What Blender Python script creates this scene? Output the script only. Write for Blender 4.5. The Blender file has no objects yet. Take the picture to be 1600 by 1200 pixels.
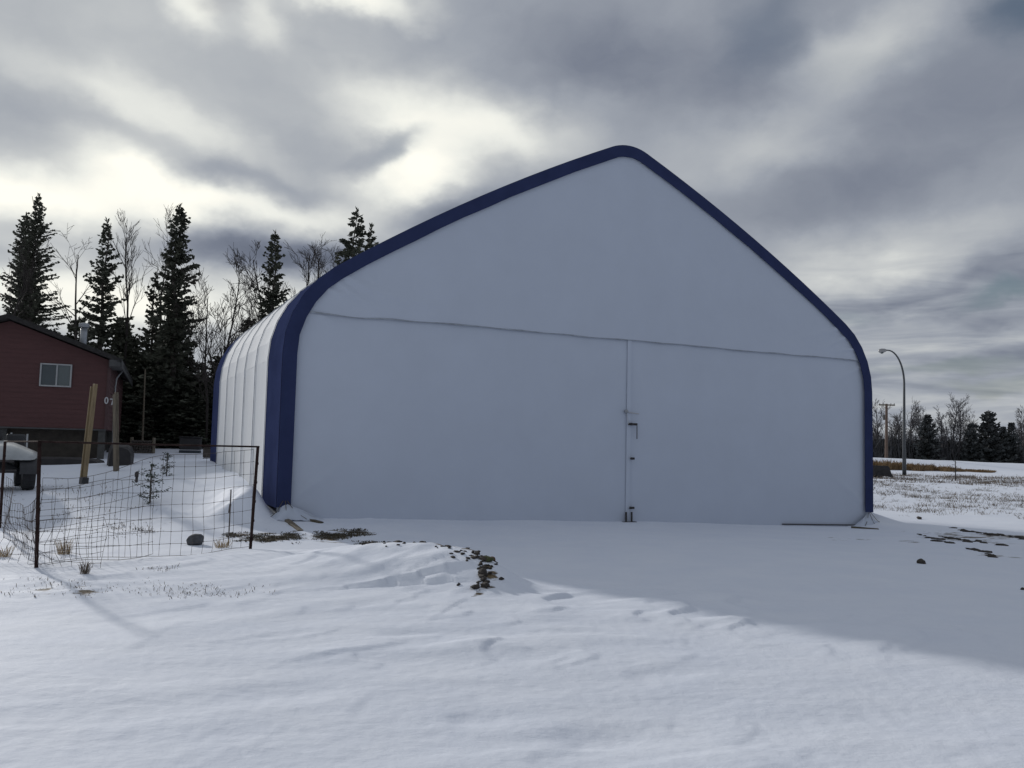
import bpy, math, random
import numpy as np
from mathutils import Vector, Matrix
R = math.radians
sc = bpy.context.scene
col = sc.collection

# ------------------------------------------------------------------ camera
FPX, PITCH, ROLL, EYE = 1353.94, 0.077, 0.0228, 1.54
fw = np.array([0, math.cos(PITCH), math.sin(PITCH)]); up0 = np.array([0, -math.sin(PITCH), math.cos(PITCH)]); rt0 = np.array([1., 0, 0])
rt = math.cos(ROLL)*rt0 + math.sin(ROLL)*up0; up = -math.sin(ROLL)*rt0 + math.cos(ROLL)*up0
EYEP = np.array([0, 0, EYE])
cd = bpy.data.cameras.new('camera'); cam = bpy.data.objects.new('camera', cd); col.objects.link(cam)
cd.sensor_fit = 'HORIZONTAL'; cd.sensor_width = 36; cd.lens = 36*FPX/1600; cd.clip_start = .05; cd.clip_end = 6000
m = Matrix.Identity(4)
for i in range(3):
    m[i][0] = rt[i]; m[i][1] = up[i]; m[i][2] = -fw[i]; m[i][3] = EYEP[i]
cam.matrix_world = m
sc.camera = cam
sc.render.resolution_x = 1024; sc.render.resolution_y = 768

def ray(x, y): return fw + rt*(x-800)/FPX + up*(600-y)/FPX
def at(x, y, Y): d = ray(x, y); return EYEP + d*Y/d[1]

# ------------------------------------------------------------------ light
sc.view_settings.view_transform = 'Standard'; sc.view_settings.look = 'None'
sc.view_settings.exposure = 0; sc.view_settings.gamma = 1; sc.view_settings.use_curve_mapping = False
SUN_AZ, SUN_EL = R(-39), R(18)
sd = bpy.data.lights.new('sun', 'SUN'); sd.energy = 2.4; sd.angle = R(2.4); sd.color = (1, .965, .92)
sun = bpy.data.objects.new('sun', sd); col.objects.link(sun)
sv = Vector((math.sin(SUN_AZ)*math.cos(SUN_EL), math.cos(SUN_AZ)*math.cos(SUN_EL), math.sin(SUN_EL)))
sun.rotation_euler = sv.to_track_quat('Z', 'Y').to_euler(); sun.location = (-20, 20, 30)

# ------------------------------------------------------------------ world: Nishita sky behind a deck of cloud
W = bpy.data.worlds.new('World'); sc.world = W; W.use_nodes = True
nt = W.node_tree; nt.nodes.clear(); NN = nt.nodes.new; LK = nt.links.new
def wm(op, a, b=None, c=None, clamp=False):
    n = NN('ShaderNodeMath'); n.operation = op; n.use_clamp = clamp
    for i, v in enumerate((a, b, c)):
        if v is None: continue
        if isinstance(v, (int, float)): n.inputs[i].default_value = v
        else: LK(v, n.inputs[i])
    return n.outputs[0]
tc = NN('ShaderNodeTexCoord'); sep = NN('ShaderNodeSeparateXYZ'); LK(tc.outputs['Generated'], sep.inputs[0])
az = wm('ARCTAN2', sep.outputs[0], sep.outputs[1]); el = wm('ARCSINE', sep.outputs[2])
comb = NN('ShaderNodeCombineXYZ'); LK(az, comb.inputs[0]); LK(el, comb.inputs[1])
# cloud-deck coordinates: direction projected on a flat layer overhead
zz = wm('MAXIMUM', sep.outputs[2], 0.0); zz = wm('ADD', zz, .11)
deck = NN('ShaderNodeCombineXYZ'); LK(wm('DIVIDE', sep.outputs[0], zz), deck.inputs[0]); LK(wm('DIVIDE', sep.outputs[1], zz), deck.inputs[1])
def wnoise(vec, scale, detail=5, rough=.5, dist=0, loc=(0,0,0), sca=(1,1,1), rot=0):
    mp = NN('ShaderNodeMapping'); mp.inputs['Location'].default_value = loc; mp.inputs['Scale'].default_value = sca
    mp.inputs['Rotation'].default_value = (0, 0, rot); LK(vec, mp.inputs[0])
    n = NN('ShaderNodeTexNoise'); n.inputs['Scale'].default_value = scale; n.inputs['Detail'].default_value = detail
    n.inputs['Roughness'].default_value = rough; n.inputs['Distortion'].default_value = dist; LK(mp.outputs[0], n.inputs['Vector'])
    return n
n_w = wnoise(comb.outputs[0], 5.5, 3, .5, 0, (3, 1, 0), (1, 1.6, 1))
wv = NN('ShaderNodeVectorMath'); wv.operation = 'SUBTRACT'; LK(n_w.outputs['Color'], wv.inputs[0]); wv.inputs[1].default_value = (.5, .5, .5)
ws = NN('ShaderNodeVectorMath'); ws.operation = 'MULTIPLY'; LK(wv.outputs[0], ws.inputs[0]); ws.inputs[1].default_value = (.10, .055, 0)
wa = NN('ShaderNodeVectorMath'); wa.operation = 'ADD'; LK(comb.outputs[0], wa.inputs[0]); LK(ws.outputs[0], wa.inputs[1])
warped = wa.outputs[0]
def azel(px, py):
    d = ray(px, py); d = d/np.linalg.norm(d)
    return math.atan2(d[0], d[1]), math.asin(d[2])
def blob(px, py, rx, ry, rot=0, vec=None):
    a, e = azel(px, py)
    mp = NN('ShaderNodeMapping'); mp.vector_type = 'TEXTURE'
    mp.inputs['Location'].default_value = (a, e, 0); mp.inputs['Rotation'].default_value = (0, 0, R(-rot))
    mp.inputs['Scale'].default_value = (1.5*rx/FPX, 1.5*ry/FPX, 1); LK(vec or warped, mp.inputs[0])
    ln = NN('ShaderNodeVectorMath'); ln.operation = 'LENGTH'; LK(mp.outputs[0], ln.inputs[0])
    mr = NN('ShaderNodeMapRange'); mr.interpolation_type = 'SMOOTHERSTEP'
    LK(ln.outputs['Value'], mr.inputs['Value']); mr.inputs['From Min'].default_value = 0; mr.inputs['From Max'].default_value = 1
    mr.inputs['To Min'].default_value = 1; mr.inputs['To Max'].default_value = 0
    return mr.outputs[0]
# base brightness of the deck: darker to the right of the view and overhead
base = NN('ShaderNodeMapRange'); LK(az, base.inputs['Value']); base.interpolation_type = 'SMOOTHSTEP'
base.inputs['From Min'].default_value = -.35; base.inputs['From Max'].default_value = .3
base.inputs['To Min'].default_value = .675; base.inputs['To Max'].default_value = .578
v = base.outputs[0]
# unseen sky behind the viewer and overhead, dimmed to lower the ambient light
bh = NN('ShaderNodeMapRange'); LK(wm('ABSOLUTE', az), bh.inputs['Value']); bh.interpolation_type = 'SMOOTHSTEP'
bh.inputs['From Min'].default_value = .75; bh.inputs['From Max'].default_value = 1.5; bh.inputs['To Min'].default_value = 0; bh.inputs['To Max'].default_value = 1
ov_ = NN('ShaderNodeMapRange'); LK(el, ov_.inputs['Value']); ov_.interpolation_type = 'SMOOTHSTEP'
ov_.inputs['From Min'].default_value = .62; ov_.inputs['From Max'].default_value = 1.0; ov_.inputs['To Min'].default_value = 0; ov_.inputs['To Max'].default_value = 1
v = wm('MULTIPLY_ADD', wm('MAXIMUM', bh.outputs[0], ov_.outputs[0]), -.018, v)
n_f = wnoise(comb.outputs[0], 17, 4, .55, 0, (8, 3, 0), (1, 1.5, 1))
wv2 = NN('ShaderNodeVectorMath'); wv2.operation = 'SUBTRACT'; LK(n_f.outputs['Color'], wv2.inputs[0]); wv2.inputs[1].default_value = (.5, .5, .5)
ws2 = NN('ShaderNodeVectorMath'); ws2.operation = 'MULTIPLY'; LK(wv2.outputs[0], ws2.inputs[0]); ws2.inputs[1].default_value = (.045, .035, 0)
wa2 = NN('ShaderNodeVectorMath'); wa2.operation = 'ADD'; LK(warped, wa2.inputs[0]); LK(ws2.outputs[0], wa2.inputs[1])
warped = wa2.outputs[0]
BL = [  # px, py, rx, ry, rotation (deg, down to the right), amount
 (60, 320, 330, 66, 3, .34), (420, 330, 260, 44, 6, .30), (650, 285, 120, 60, -8, .30), (640, 235, 90, 60, 0, .08),
 (700, 180, 170, 64, 8, .20), (820, 218, 150, 50, 8, .12), (560, 165, 110, 52, 15, .12), (250, 165, 150, 44, 18, .12), (190, 240, 110, 36, 8, .22),
 (70, 110, 150, 30, 16, .06), (560, 2, 130, 30, 4, .30), (310, 8, 70, 36, 30, .20), (420, 30, 60, 36, 30, .14),
 (90, 480, 240, 42, 0, .28), (330, 470, 170, 50, 0, .14), (110, 425, 120, 40, 0, .06), (520, 470, 120, 60, 0, .10),
 (1290, 432, 190, 36, -4, .17), (1250, 392, 110, 34, -6, .08), (1510, 372, 160, 44, -10, .13), (1120, 240, 170, 60, -4, .09), (1240, 215, 120, 46, -4, .07),
 (1330, 90, 120, 60, -20, .13), (1440, 30, 110, 60, -20, .06), (950, 190, 120, 46, 0, .05), (1420, 640, 400, 45, 0, .08), (1500, 500, 160, 22, -4, .05),
 (260, 110, 480, 190, 8, .055), (110, 185, 190, 38, 10, -.06), (400, 290, 200, 30, 8, -.14), (290, 262, 70, 24, 10, -.05),
 (200, 378, 260, 34, 2, -.20), (440, 382, 230, 48, 5, -.25),
 (690, 338, 130, 36, -10, -.16), (430, 110, 170, 60, 10, -.04), (600, 228, 70, 30, -20, -.17), (450, 215, 120, 32, 14, -.06),
 (890, 90, 200, 90, 10, -.05), (1060, 130, 190, 80, 10, -.04), (1180, 60, 90, 60, -30, -.05), (1440, 170, 160, 80, 10, -.03), (1560, 120, 120, 120, 0, -.03),
 (1230, 310, 240, 40, -6, -.03), (1380, 300, 160, 45, -10, -.04), (1450, 540, 380, 70, 0, .04), (1400, 480, 170, 20, 0, -.04), (1560, 430, 120, 14, -8, -.04),
]
for px, py, rx, ry, ro, am in BL:
    v = wm('MULTIPLY_ADD', blob(px, py, rx, ry, ro), am, v)
# soft billows everywhere, fine streaks towards the horizon
n1 = wnoise(deck.outputs[0], .75, 7, .52, .3, (1.3, 4.1, 0), (1, 1.25, 1), .3)
v = wm('MULTIPLY_ADD', wm('SUBTRACT', n1.outputs['Fac'], .5), .09, v)
n2 = wnoise(warped, 7, 6, .55, .25, (7, 2, 0), (1, 1.7, 1), .1)
v = wm('MULTIPLY_ADD', wm('SUBTRACT', n2.outputs['Fac'], .5), .15, v)
lowr = NN('ShaderNodeMapRange'); LK(el, lowr.inputs['Value']); lowr.interpolation_type = 'SMOOTHSTEP'
lowr.inputs['From Min'].default_value = .27; lowr.inputs['From Max'].default_value = .12; lowr.inputs['To Min'].default_value = 0; lowr.inputs['To Max'].default_value = 1
azr = NN('ShaderNodeMapRange'); LK(az, azr.inputs['Value']); azr.inputs['From Min'].default_value = .1; azr.inputs['From Max'].default_value = .35
n3 = wnoise(comb.outputs[0], 7, 4, .55, .5, (2, 5, 0), (1, 6.5, 1), .03)
v = wm('MULTIPLY_ADD', wm('MULTIPLY', wm('SUBTRACT', n3.outputs['Fac'], .5), wm('MULTIPLY', lowr.outputs[0], azr.outputs[0])), .55, v)
rampn = NN('ShaderNodeValToRGB'); LK(v, rampn.inputs[0]); cr = rampn.color_ramp; cr.interpolation = 'LINEAR'
stops = [(.38, (.10, .118, .163)), (.5, (.188, .212, .270)), (.62, (.330, .358, .408)), (.78, (.57, .59, .595)), (.90, (.84, .85, .80)), (1.0, (1.05, 1.03, .93))]
cr.elements[0].position = stops[0][0]; cr.elements[0].color = (*stops[0][1], 1)
cr.elements[1].position = stops[-1][0]; cr.elements[1].color = (*stops[-1][1], 1)
for p_, c_ in stops[1:-1]:
    e_ = cr.elements.new(p_); e_.color = (*c_, 1)
sky = NN('ShaderNodeTexSky'); sky.sky_type = 'NISHITA'; sky.sun_disc = False; sky.sun_elevation = SUN_EL; sky.sun_rotation = SUN_AZ
gap = None
for px, py, rx, ry, ro, am in [(605, 226, 42, 26, -25, .4), (1195, 45, 90, 60, -30, .35), (1590, 15, 60, 45, 0, .8), (1590, 455, 80, 16, -8, .8), (1380, 95, 160, 30, 0, .12), (1480, 572, 110, 12, 0, .45), (1300, 500, 60, 14, 0, .3), (350, 5, 40, 25, 0, .4), (1560, 600, 100, 10, 0, .35)]:
    b = wm('MULTIPLY', blob(px, py, rx, ry, ro), am)
    gap = b if gap is None else wm('ADD', gap, b, None, True)
bgc = NN('ShaderNodeBackground'); LK(rampn.outputs[0], bgc.inputs[0]); bgc.inputs[1].default_value = 1
bgs = NN('ShaderNodeBackground'); LK(sky.outputs[0], bgs.inputs[0]); bgs.inputs[1].default_value = .055
mx = NN('ShaderNodeMixShader'); LK(gap, mx.inputs[0]); LK(bgc.outputs[0], mx.inputs[1]); LK(bgs.outputs[0], mx.inputs[2])
wo = NN('ShaderNodeOutputWorld'); LK(mx.outputs[0], wo.inputs[0])

# ------------------------------------------------------------------ helpers
def setp(o, label=None, cat=None, group=None, kind=None):
    if label: o['label'] = label
    if cat: o['category'] = cat
    if group: o['group'] = group
    if kind: o['kind'] = kind
    return o
def empty(name, loc, rz=0, label=None, cat=None, group=None):
    o = bpy.data.objects.new(name, None); o.empty_display_size = .2; col.objects.link(o)
    o.location = loc; o.rotation_euler = (0, 0, rz); return setp(o, label, cat, group)
def copy_tree(o, parent=None):
    c = o.copy(); col.objects.link(c)
    if parent: c.parent = parent
    for ch in o.children: copy_tree(ch, c)
    return c
def np_mesh(name, V, F, mat, parent=None, smooth=False):
    V = np.asarray(V, np.float32).reshape(-1, 3); me = bpy.data.meshes.new(name)
    if isinstance(F, np.ndarray) and F.ndim == 2:
        n, k = F.shape
        me.vertices.add(len(V)); me.vertices.foreach_set('co', V.ravel())
        me.loops.add(n*k); me.loops.foreach_set('vertex_index', F.astype(np.int32).ravel())
        me.polygons.add(n); me.polygons.foreach_set('loop_start', np.arange(0, n*k, k, dtype=np.int32))
        me.update(calc_edges=True)
    else:
        me.from_pydata(V.tolist(), [], [list(map(int, f)) for f in F]); me.update()
    if smooth: me.polygons.foreach_set('use_smooth', [True]*len(me.polygons))
    me.validate()
    me.materials.append(mat); o = bpy.data.objects.new(name, me); col.objects.link(o)
    if parent: o.parent = parent
    return o
class MB:
    def __init__(s): s.V = []; s.F = []
    def add(s, V, F):
        b = len(s.V); s.V += [tuple(map(float, p)) for p in V]; s.F += [[b+i for i in f] for f in F]; return s
    def box(s, c, d, rot=None, bev=0.0):
        x, y, z = [k/2 for k in d]
        if bev > 0:
            b = bev; P = []
            # chamfered box from three shells
            for sx in (-1, 1):
                for sy in (-1, 1):
                    for sz in (-1, 1):
                        P += [(sx*(x-b), sy*(y-b), sz*z), (sx*(x-b), sy*y, sz*(z-b)), (sx*x, sy*(y-b), sz*(z-b))]
            def ix(sx, sy, sz, k): return ((sx > 0)*4+(sy > 0)*2+(sz > 0))*3+k
            F = []
            for sz in (-1, 1): F.append([ix(-1, -1, sz, 0), ix(1, -1, sz, 0), ix(1, 1, sz, 0), ix(-1, 1, sz, 0)][::sz])
            for sy in (-1, 1): F.append([ix(-1, sy, -1, 1), ix(1, sy, -1, 1), ix(1, sy, 1, 1), ix(-1, sy, 1, 1)][::-sy])
            for sx in (-1, 1): F.append([ix(sx, -1, -1, 2), ix(sx, 1, -1, 2), ix(sx, 1, 1, 2), ix(sx, -1, 1, 2)][::sx])
            for sy in (-1, 1):
                for sz in (-1, 1): F.append([ix(-1, sy, sz, 0), ix(1, sy, sz, 0), ix(1, sy, sz, 1), ix(-1, sy, sz, 1)][::sy*sz])
            for sx in (-1, 1):
                for sz in (-1, 1): F.append([ix(sx, -1, sz, 0), ix(sx, 1, sz, 0), ix(sx, 1, sz, 2), ix(sx, -1, sz, 2)][::-sx*sz])
            for sx in (-1, 1):
                for sy in (-1, 1): F.append([ix(sx, sy, -1, 1), ix(sx, sy, 1, 1), ix(sx, sy, 1, 2), ix(sx, sy, -1, 2)][::sx*sy])
            for sx in (-1, 1):
                for sy in (-1, 1):
                    for sz in (-1, 1): F.append([ix(sx, sy, sz, 0), ix(sx, sy, sz, 1), ix(sx, sy, sz, 2)][::-sx*sy*sz])
        else:
            P = [(sx*x, sy*y, sz*z) for sx in (-1, 1) for sy in (-1, 1) for sz in (-1, 1)]
            F = [[0, 1, 3, 2], [4, 6, 7, 5], [0, 4, 5, 1], [2, 3, 7, 6], [0, 2, 6, 4], [1, 5, 7, 3]]
        if rot is not None: P = [tuple(rot @ Vector(p)) for p in P]
        return s.add([(p[0]+c[0], p[1]+c[1], p[2]+c[2]) for p in P], F)
    def tube(s, pts, rad, n=8, cap=True):
        pts = [Vector(p) for p in pts]; k = len(pts)
        if not hasattr(rad, '__len__'): rad = [rad]*k
        V = []; nrm = None
        for i, p in enumerate(pts):
            t = (pts[min(i+1, k-1)]-pts[max(i-1, 0)])
            t = t.normalized() if t.length > 1e-9 else Vector((0, 0, 1))
            if nrm is None: nrm = t.cross(Vector((0, 0, 1)) if abs(t.z) < .9 else Vector((1, 0, 0))).normalized()
            else:
                nrm = nrm - t*nrm.dot(t); nrm = nrm.normalized() if nrm.length > 1e-6 else t.orthogonal().normalized()
            bn = t.cross(nrm)
            for j in range(n):
                a = 2*math.pi*j/n; V.append(p + (nrm*math.cos(a)+bn*math.sin(a))*rad[i])
        F = [[i*n+j, i*n+(j+1) % n, (i+1)*n+(j+1) % n, (i+1)*n+j] for i in range(k-1) for j in range(n)]
        if cap: F += [list(range(n))[::-1], [(k-1)*n+j for j in range(n)]]
        return s.add(V, F)
    def lathe(s, prof, c=(0, 0, 0), n=20, axis='z'):
        V = []
        for r, h in prof:
            for j in range(n):
                a = 2*math.pi*j/n; q = (r*math.cos(a), r*math.sin(a), h)
                if axis == 'y': q = (q[0], q[2], q[1])
                if axis == 'x': q = (q[2], q[0], q[1])
                V.append((q[0]+c[0], q[1]+c[1], q[2]+c[2]))
        k = len(prof)
        F = [[i*n+j, i*n+(j+1) % n, (i+1)*n+(j+1) % n, (i+1)*n+j] for i in range(k-1) for j in range(n)]
        F += [list(range(n))[::-1], [(k-1)*n+j for j in range(n)]]
        return s.add(V, F)
    def prism(s, poly, a, b, axis='y'):
        # poly of 2-D points extruded from a to b along axis
        n = len(poly)
        def P(p, t): return (p[0], t, p[1]) if axis == 'y' else ((t, p[0], p[1]) if axis == 'x' else (p[0], p[1], t))
        return s.add([P(p, a) for p in poly]+[P(p, b) for p in poly], [list(range(n)), list(range(n, 2*n))[::-1]]+[[i, n+i, n+(i+1) % n, (i+1) % n] for i in range(n)])
    def build(s, name, mat, parent=None, smooth=False): return np_mesh(name, s.V, s.F, mat, parent, smooth)

def hsh(ix, iy, seed):
    h = (ix.astype(np.int64)*374761393 + iy.astype(np.int64)*668265263 + seed*974711) & 0x7fffffff
    h = ((h ^ (h >> 13))*1274126177) & 0x7fffffff
    return ((h ^ (h >> 16)) & 0xffffff)/float(0xffffff)
def vn(x, y, seed=0):
    x = np.asarray(x, float); y = np.asarray(y, float)
    ix = np.floor(x); iy = np.floor(y); fx = x-ix; fy = y-iy
    ang = lambda a, b: hsh(a, b, seed)*2*np.pi
    u = fx*fx*fx*(fx*(fx*6-15)+10); w = fy*fy*fy*(fy*(fy*6-15)+10)
    def g(a, b, dx, dy):
        t = ang(a, b); return np.cos(t)*dx+np.sin(t)*dy
    n00 = g(ix, iy, fx, fy); n10 = g(ix+1, iy, fx-1, fy); n01 = g(ix, iy+1, fx, fy-1); n11 = g(ix+1, iy+1, fx-1, fy-1)
    return (n00*(1-u)+n10*u)*(1-w)+(n01*(1-u)+n11*u)*w
def fbm(x, y, seed=0, o=4):
    t = 0; a = 1.
    for i in range(o): t = t+a*vn(x*2**i, y*2**i, seed+i); a *= .5
    return t
def sstep(a, b, x):
    t = np.clip((x-a)/(b-a), 0, 1); return t*t*(3-2*t)

# ------------------------------------------------------------------ materials
def mat(name, c, rough=.7, var=.25, scale=4, bump=.0, bscale=30, metal=0, c2=None, detail=5, spec=.5, stretch=None, coat=0):
    m = bpy.data.materials.new(name); m.use_nodes = True; t = m.node_tree; b = t.nodes['Principled BSDF']
    b.inputs['Roughness'].default_value = rough; b.inputs['Metallic'].default_value = metal
    b.inputs['Specular IOR Level'].default_value = spec
    tcn = t.nodes.new('ShaderNodeTexCoord'); mp = t.nodes.new('ShaderNodeMapping'); t.links.new(tcn.outputs['Object'], mp.inputs[0])
    if stretch: mp.inputs['Scale'].default_value = stretch
    n = t.nodes.new('ShaderNodeTexNoise'); n.inputs['Scale'].default_value = scale; n.inputs['Detail'].default_value = detail; n.inputs['Roughness'].default_value = .6
    t.links.new(mp.outputs[0], n.inputs['Vector'])
    r = t.nodes.new('ShaderNodeValToRGB'); t.links.new(n.outputs['Fac'], r.inputs[0])
    ca = [k*(1-var) for k in c]; cb = c2 or [min(1, k*(1+var)) for k in c]
    r.color_ramp.elements[0].position = .3; r.color_ramp.elements[1].position = .7
    r.color_ramp.elements[0].color = (*ca, 1); r.color_ramp.elements[1].color = (*cb, 1)
    t.links.new(r.outputs[0], b.inputs['Base Color'])
    if bump:
        n2 = t.nodes.new('ShaderNodeTexNoise'); n2.inputs['Scale'].default_value = bscale; n2.inputs['Detail'].default_value = 4
        t.links.new(mp.outputs[0], n2.inputs['Vector'])
        bp = t.nodes.new('ShaderNodeBump'); bp.inputs['Strength'].default_value = bump; bp.inputs['Distance'].default_value = .02
        t.links.new(n2.outputs['Fac'], bp.inputs['Height']); t.links.new(bp.outputs[0], b.inputs['Normal'])
    if coat: b.inputs['Coat Weight'].default_value = coat
    return m
M = {}
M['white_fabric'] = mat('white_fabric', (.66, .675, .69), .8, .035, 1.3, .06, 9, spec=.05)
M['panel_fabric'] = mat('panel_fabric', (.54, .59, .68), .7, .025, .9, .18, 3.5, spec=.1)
M['blue_fabric'] = mat('blue_fabric', (.037, .048, .112), .9, .12, 2, .06, 6, spec=0)
M['hem_shade_cord'] = mat('hem_shade_cord', (.33, .36, .40), .7, .3, 6, .2, 40)  # grey of cords and closure; over the doors it paints the seam's shade
M['steel'] = mat('steel', (.33, .34, .36), .45, .2, 10, .1, 60, metal=.8)
M['dark_steel'] = mat('dark_steel', (.05, .045, .045), .6, .4, 12, .3, 60, metal=.3)
M['rust_steel'] = mat('rust_steel', (.035, .022, .02), .95, .45, 9, .4, 60, spec=.05)
M['wire'] = mat('wire', (.11, .095, .09), .95, .3, 20, 0, spec=.05)
M['lumber'] = mat('lumber', (.24, .18, .10), .75, .3, 3, .3, 30, stretch=(9, 9, .8))
M['old_lumber'] = mat('old_lumber', (.15, .125, .09), .85, .4, 3, .3, 30, stretch=(9, 9, .8))
M['board'] = mat('board', (.085, .072, .048), .85, .4, 5, .3, 30)
M['tar_paper'] = mat('tar_paper', (.05, .052, .05), .8, .3, 3, .3, 30)
M['grey_tin'] = mat('grey_tin', (.06, .06, .06), .55, .2, 4, .1, 30)
M['trim_white'] = mat('trim_white', (.36, .37, .37), .5, .08, 4, .05, 30)
M['number_white'] = mat('number_white', (.45, .45, .45), .5, .05, 4)
M['galv'] = mat('galv', (.33, .35, .37), .45, .2, 7, .1, 30, metal=.5)
M['dark_skirt'] = mat('dark_skirt', (.045, .038, .03), .9, .4, 2.5, .4, 12)
M['concrete'] = mat('concrete', (.07, .07, .066), .9, .2, 5, .3, 30)
M['rubber'] = mat('rubber', (.022, .022, .024), .85, .3, 8, .5, 40)
M['black_plastic'] = mat('black_plastic', (.03, .031, .034), .55, .3, 6, .1, 40)
M['pale_paint'] = mat('pale_paint', (.40, .42, .42), .4, .15, 4, .05, 30, coat=.3)
M['tarp_dark'] = mat('tarp_dark', (.018, .016, .017), .6, .4, 4, .4, 7)
M['tarp_blue'] = mat('tarp_blue', (.035, .045, .055), .6, .3, 4, .2, 12)
M['brown_panel'] = mat('brown_panel', (.06, .05, .042), .8, .3, 4, .2, 12)
M['rock'] = mat('rock', (.075, .078, .085), .9, .4, 9, .6, 25)
M['clod'] = mat('clod', (.055, .047, .04), .95, .5, 12, .8, 40)
M['clod_red'] = mat('clod_red', (.10, .045, .028), .95, .4, 12, .8, 40)
M['clod_moss'] = mat('clod_moss', (.06, .07, .03), .95, .4, 12, .8, 40)
M['needles'] = mat('needles', (.062, .070, .052), .8, .3, 1.2, c2=(.115, .12, .09), spec=.2)
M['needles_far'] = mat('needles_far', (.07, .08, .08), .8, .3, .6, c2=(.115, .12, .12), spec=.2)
M['sap_needles'] = mat('sap_needles', (.05, .065, .05), .8, .3, 6, spec=.2)
M['bark'] = mat('bark', (.09, .078, .068), .95, .4, 6, .6, 20, stretch=(3, 3, .6))
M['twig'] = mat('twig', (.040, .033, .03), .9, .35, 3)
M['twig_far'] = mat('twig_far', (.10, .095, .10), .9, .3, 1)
M['dry_grass'] = mat('dry_grass', (.40, .30, .17), .9, .35, 5)
M['grey_grass'] = mat('grey_grass', (.14, .115, .095), .9, .45, 1.5, c2=(.24, .19, .14))
M['pale_stubble'] = mat('pale_stubble', (.20, .18, .16), .9, .4, 3, c2=(.33, .29, .24))
M['reed'] = mat('reed', (.20, .125, .06), .9, .35, .3, c2=(.30, .20, .10))
M['brush'] = mat('brush', (.075, .075, .08), .9, .4, .4)
M['pole_wood'] = mat('pole_wood', (.13, .09, .07), .9, .3, 3, .3, 10, stretch=(3, 3, .4))
M['lamp_steel'] = mat('lamp_steel', (.075, .08, .085), .5, .15, 4, .1, 20, metal=.4)
M['insulator'] = mat('insulator', (.3, .3, .3), .3, .1, 4)
M['roof_shingle'] = mat('roof_shingle', (.028, .026, .025), .95, .4, 8, .5, 30)

def siding(name, c):
    m = bpy.data.materials.new(name); m.use_nodes = True; t = m.node_tree; b = t.nodes['Principled BSDF']; b.inputs['Roughness'].default_value = .75
    tcn = t.nodes.new('ShaderNodeTexCoord'); n = t.nodes.new('ShaderNodeTexNoise'); n.inputs['Scale'].default_value = 2; n.inputs['Detail'].default_value = 6
    mp = t.nodes.new('ShaderNodeMapping'); mp.inputs['Scale'].default_value = (.6, .6, 6); t.links.new(tcn.outputs['Object'], mp.inputs[0]); t.links.new(mp.outputs[0], n.inputs['Vector'])
    r = t.nodes.new('ShaderNodeValToRGB'); t.links.new(n.outputs['Fac'], r.inputs[0])
    r.color_ramp.elements[0].position = .3; r.color_ramp.elements[1].position = .72
    r.color_ramp.elements[0].color = (c[0]*.9, c[1]*.9, c[2]*.9, 1); r.color_ramp.elements[1].color = (c[0]*1.1, c[1]*1.1, c[2]*1.1, 1)
    t.links.new(r.outputs[0], b.inputs['Base Color']); return m
M['red_siding'] = siding('red_siding', (.085, .034, .033))
g = bpy.data.materials.new('window_glass'); g.use_nodes = True; b = g.node_tree.nodes['Principled BSDF']
b.inputs['Base Color'].default_value = (.055, .07, .075, 1); b.inputs['Roughness'].default_value = .12; b.inputs['Specular IOR Level'].default_value = .6
nz = g.node_tree.nodes.new('ShaderNodeTexNoise'); nz.inputs['Scale'].default_value = 1.5; bp = g.node_tree.nodes.new('ShaderNodeBump'); bp.inputs['Strength'].default_value = .1
g.node_tree.links.new(nz.outputs['Fac'], bp.inputs['Height']); g.node_tree.links.new(bp.outputs[0], b.inputs['Normal']); M['glass'] = g
g2 = g.copy(); g2.name = 'window_blind'; g2.node_tree.nodes['Principled BSDF'].inputs['Base Color'].default_value = (.10, .12, .12, 1); M['blind'] = g2

# snow: real dirt/grass patches come from a mesh attribute, their ragged edge from noise
sn = bpy.data.materials.new('snow'); sn.use_nodes = True; t = sn.node_tree; b = t.nodes['Principled BSDF']
b.inputs['Roughness'].default_value = .75; b.inputs['Specular IOR Level'].default_value = .12
b.inputs['Subsurface Weight'].default_value = 0
tcn = t.nodes.new('ShaderNodeTexCoord'); OC = tcn.outputs['Object']
def sn_noise(scale, detail, sca=(1, 1, 1), rot=0):
    mp = t.nodes.new('ShaderNodeMapping'); mp.inputs['Scale'].default_value = sca; mp.inputs['Rotation'].default_value = (0, 0, rot); t.links.new(OC, mp.inputs[0])
    n = t.nodes.new('ShaderNodeTexNoise'); n.inputs['Scale'].default_value = scale; n.inputs['Detail'].default_value = detail; n.inputs['Roughness'].default_value = .6
    t.links.new(mp.outputs[0], n.inputs['Vector']); return n
at_ = t.nodes.new('ShaderNodeAttribute'); at_.attribute_name = 'dirt'
nd = sn_noise(3.2, 8, (1, 2.4, 1), -.25)
def mm(op, a, b2=None, c=None, clamp=False):
    n = t.nodes.new('ShaderNodeMath'); n.operation = op; n.use_clamp = clamp
    for i, q in enumerate((a, b2, c)):
        if q is None: continue
        if isinstance(q, (int, float)): n.inputs[i].default_value = q
        else: t.links.new(q, n.inputs[i])
    return n.outputs[0]
dsum = mm('ADD', at_.outputs['Fac'], mm('MULTIPLY', mm('SUBTRACT', nd.outputs['Fac'], .5), 2.2))
mrd = t.nodes.new('ShaderNodeMapRange'); t.links.new(dsum, mrd.inputs['Value']); mrd.inputs['From Min'].default_value = .52; mrd.inputs['From Max'].default_value = .66
nc = sn_noise(1.1, 4); rr = t.nodes.new('ShaderNodeValToRGB'); t.links.new(nc.outputs['Fac'], rr.inputs[0])
rr.color_ramp.elements[0].position = .3; rr.color_ramp.elements[0].color = (.73, .772, .855, 1); rr.color_ramp.elements[1].position = .7; rr.color_ramp.elements[1].color = (.78, .815, .882, 1)
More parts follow.
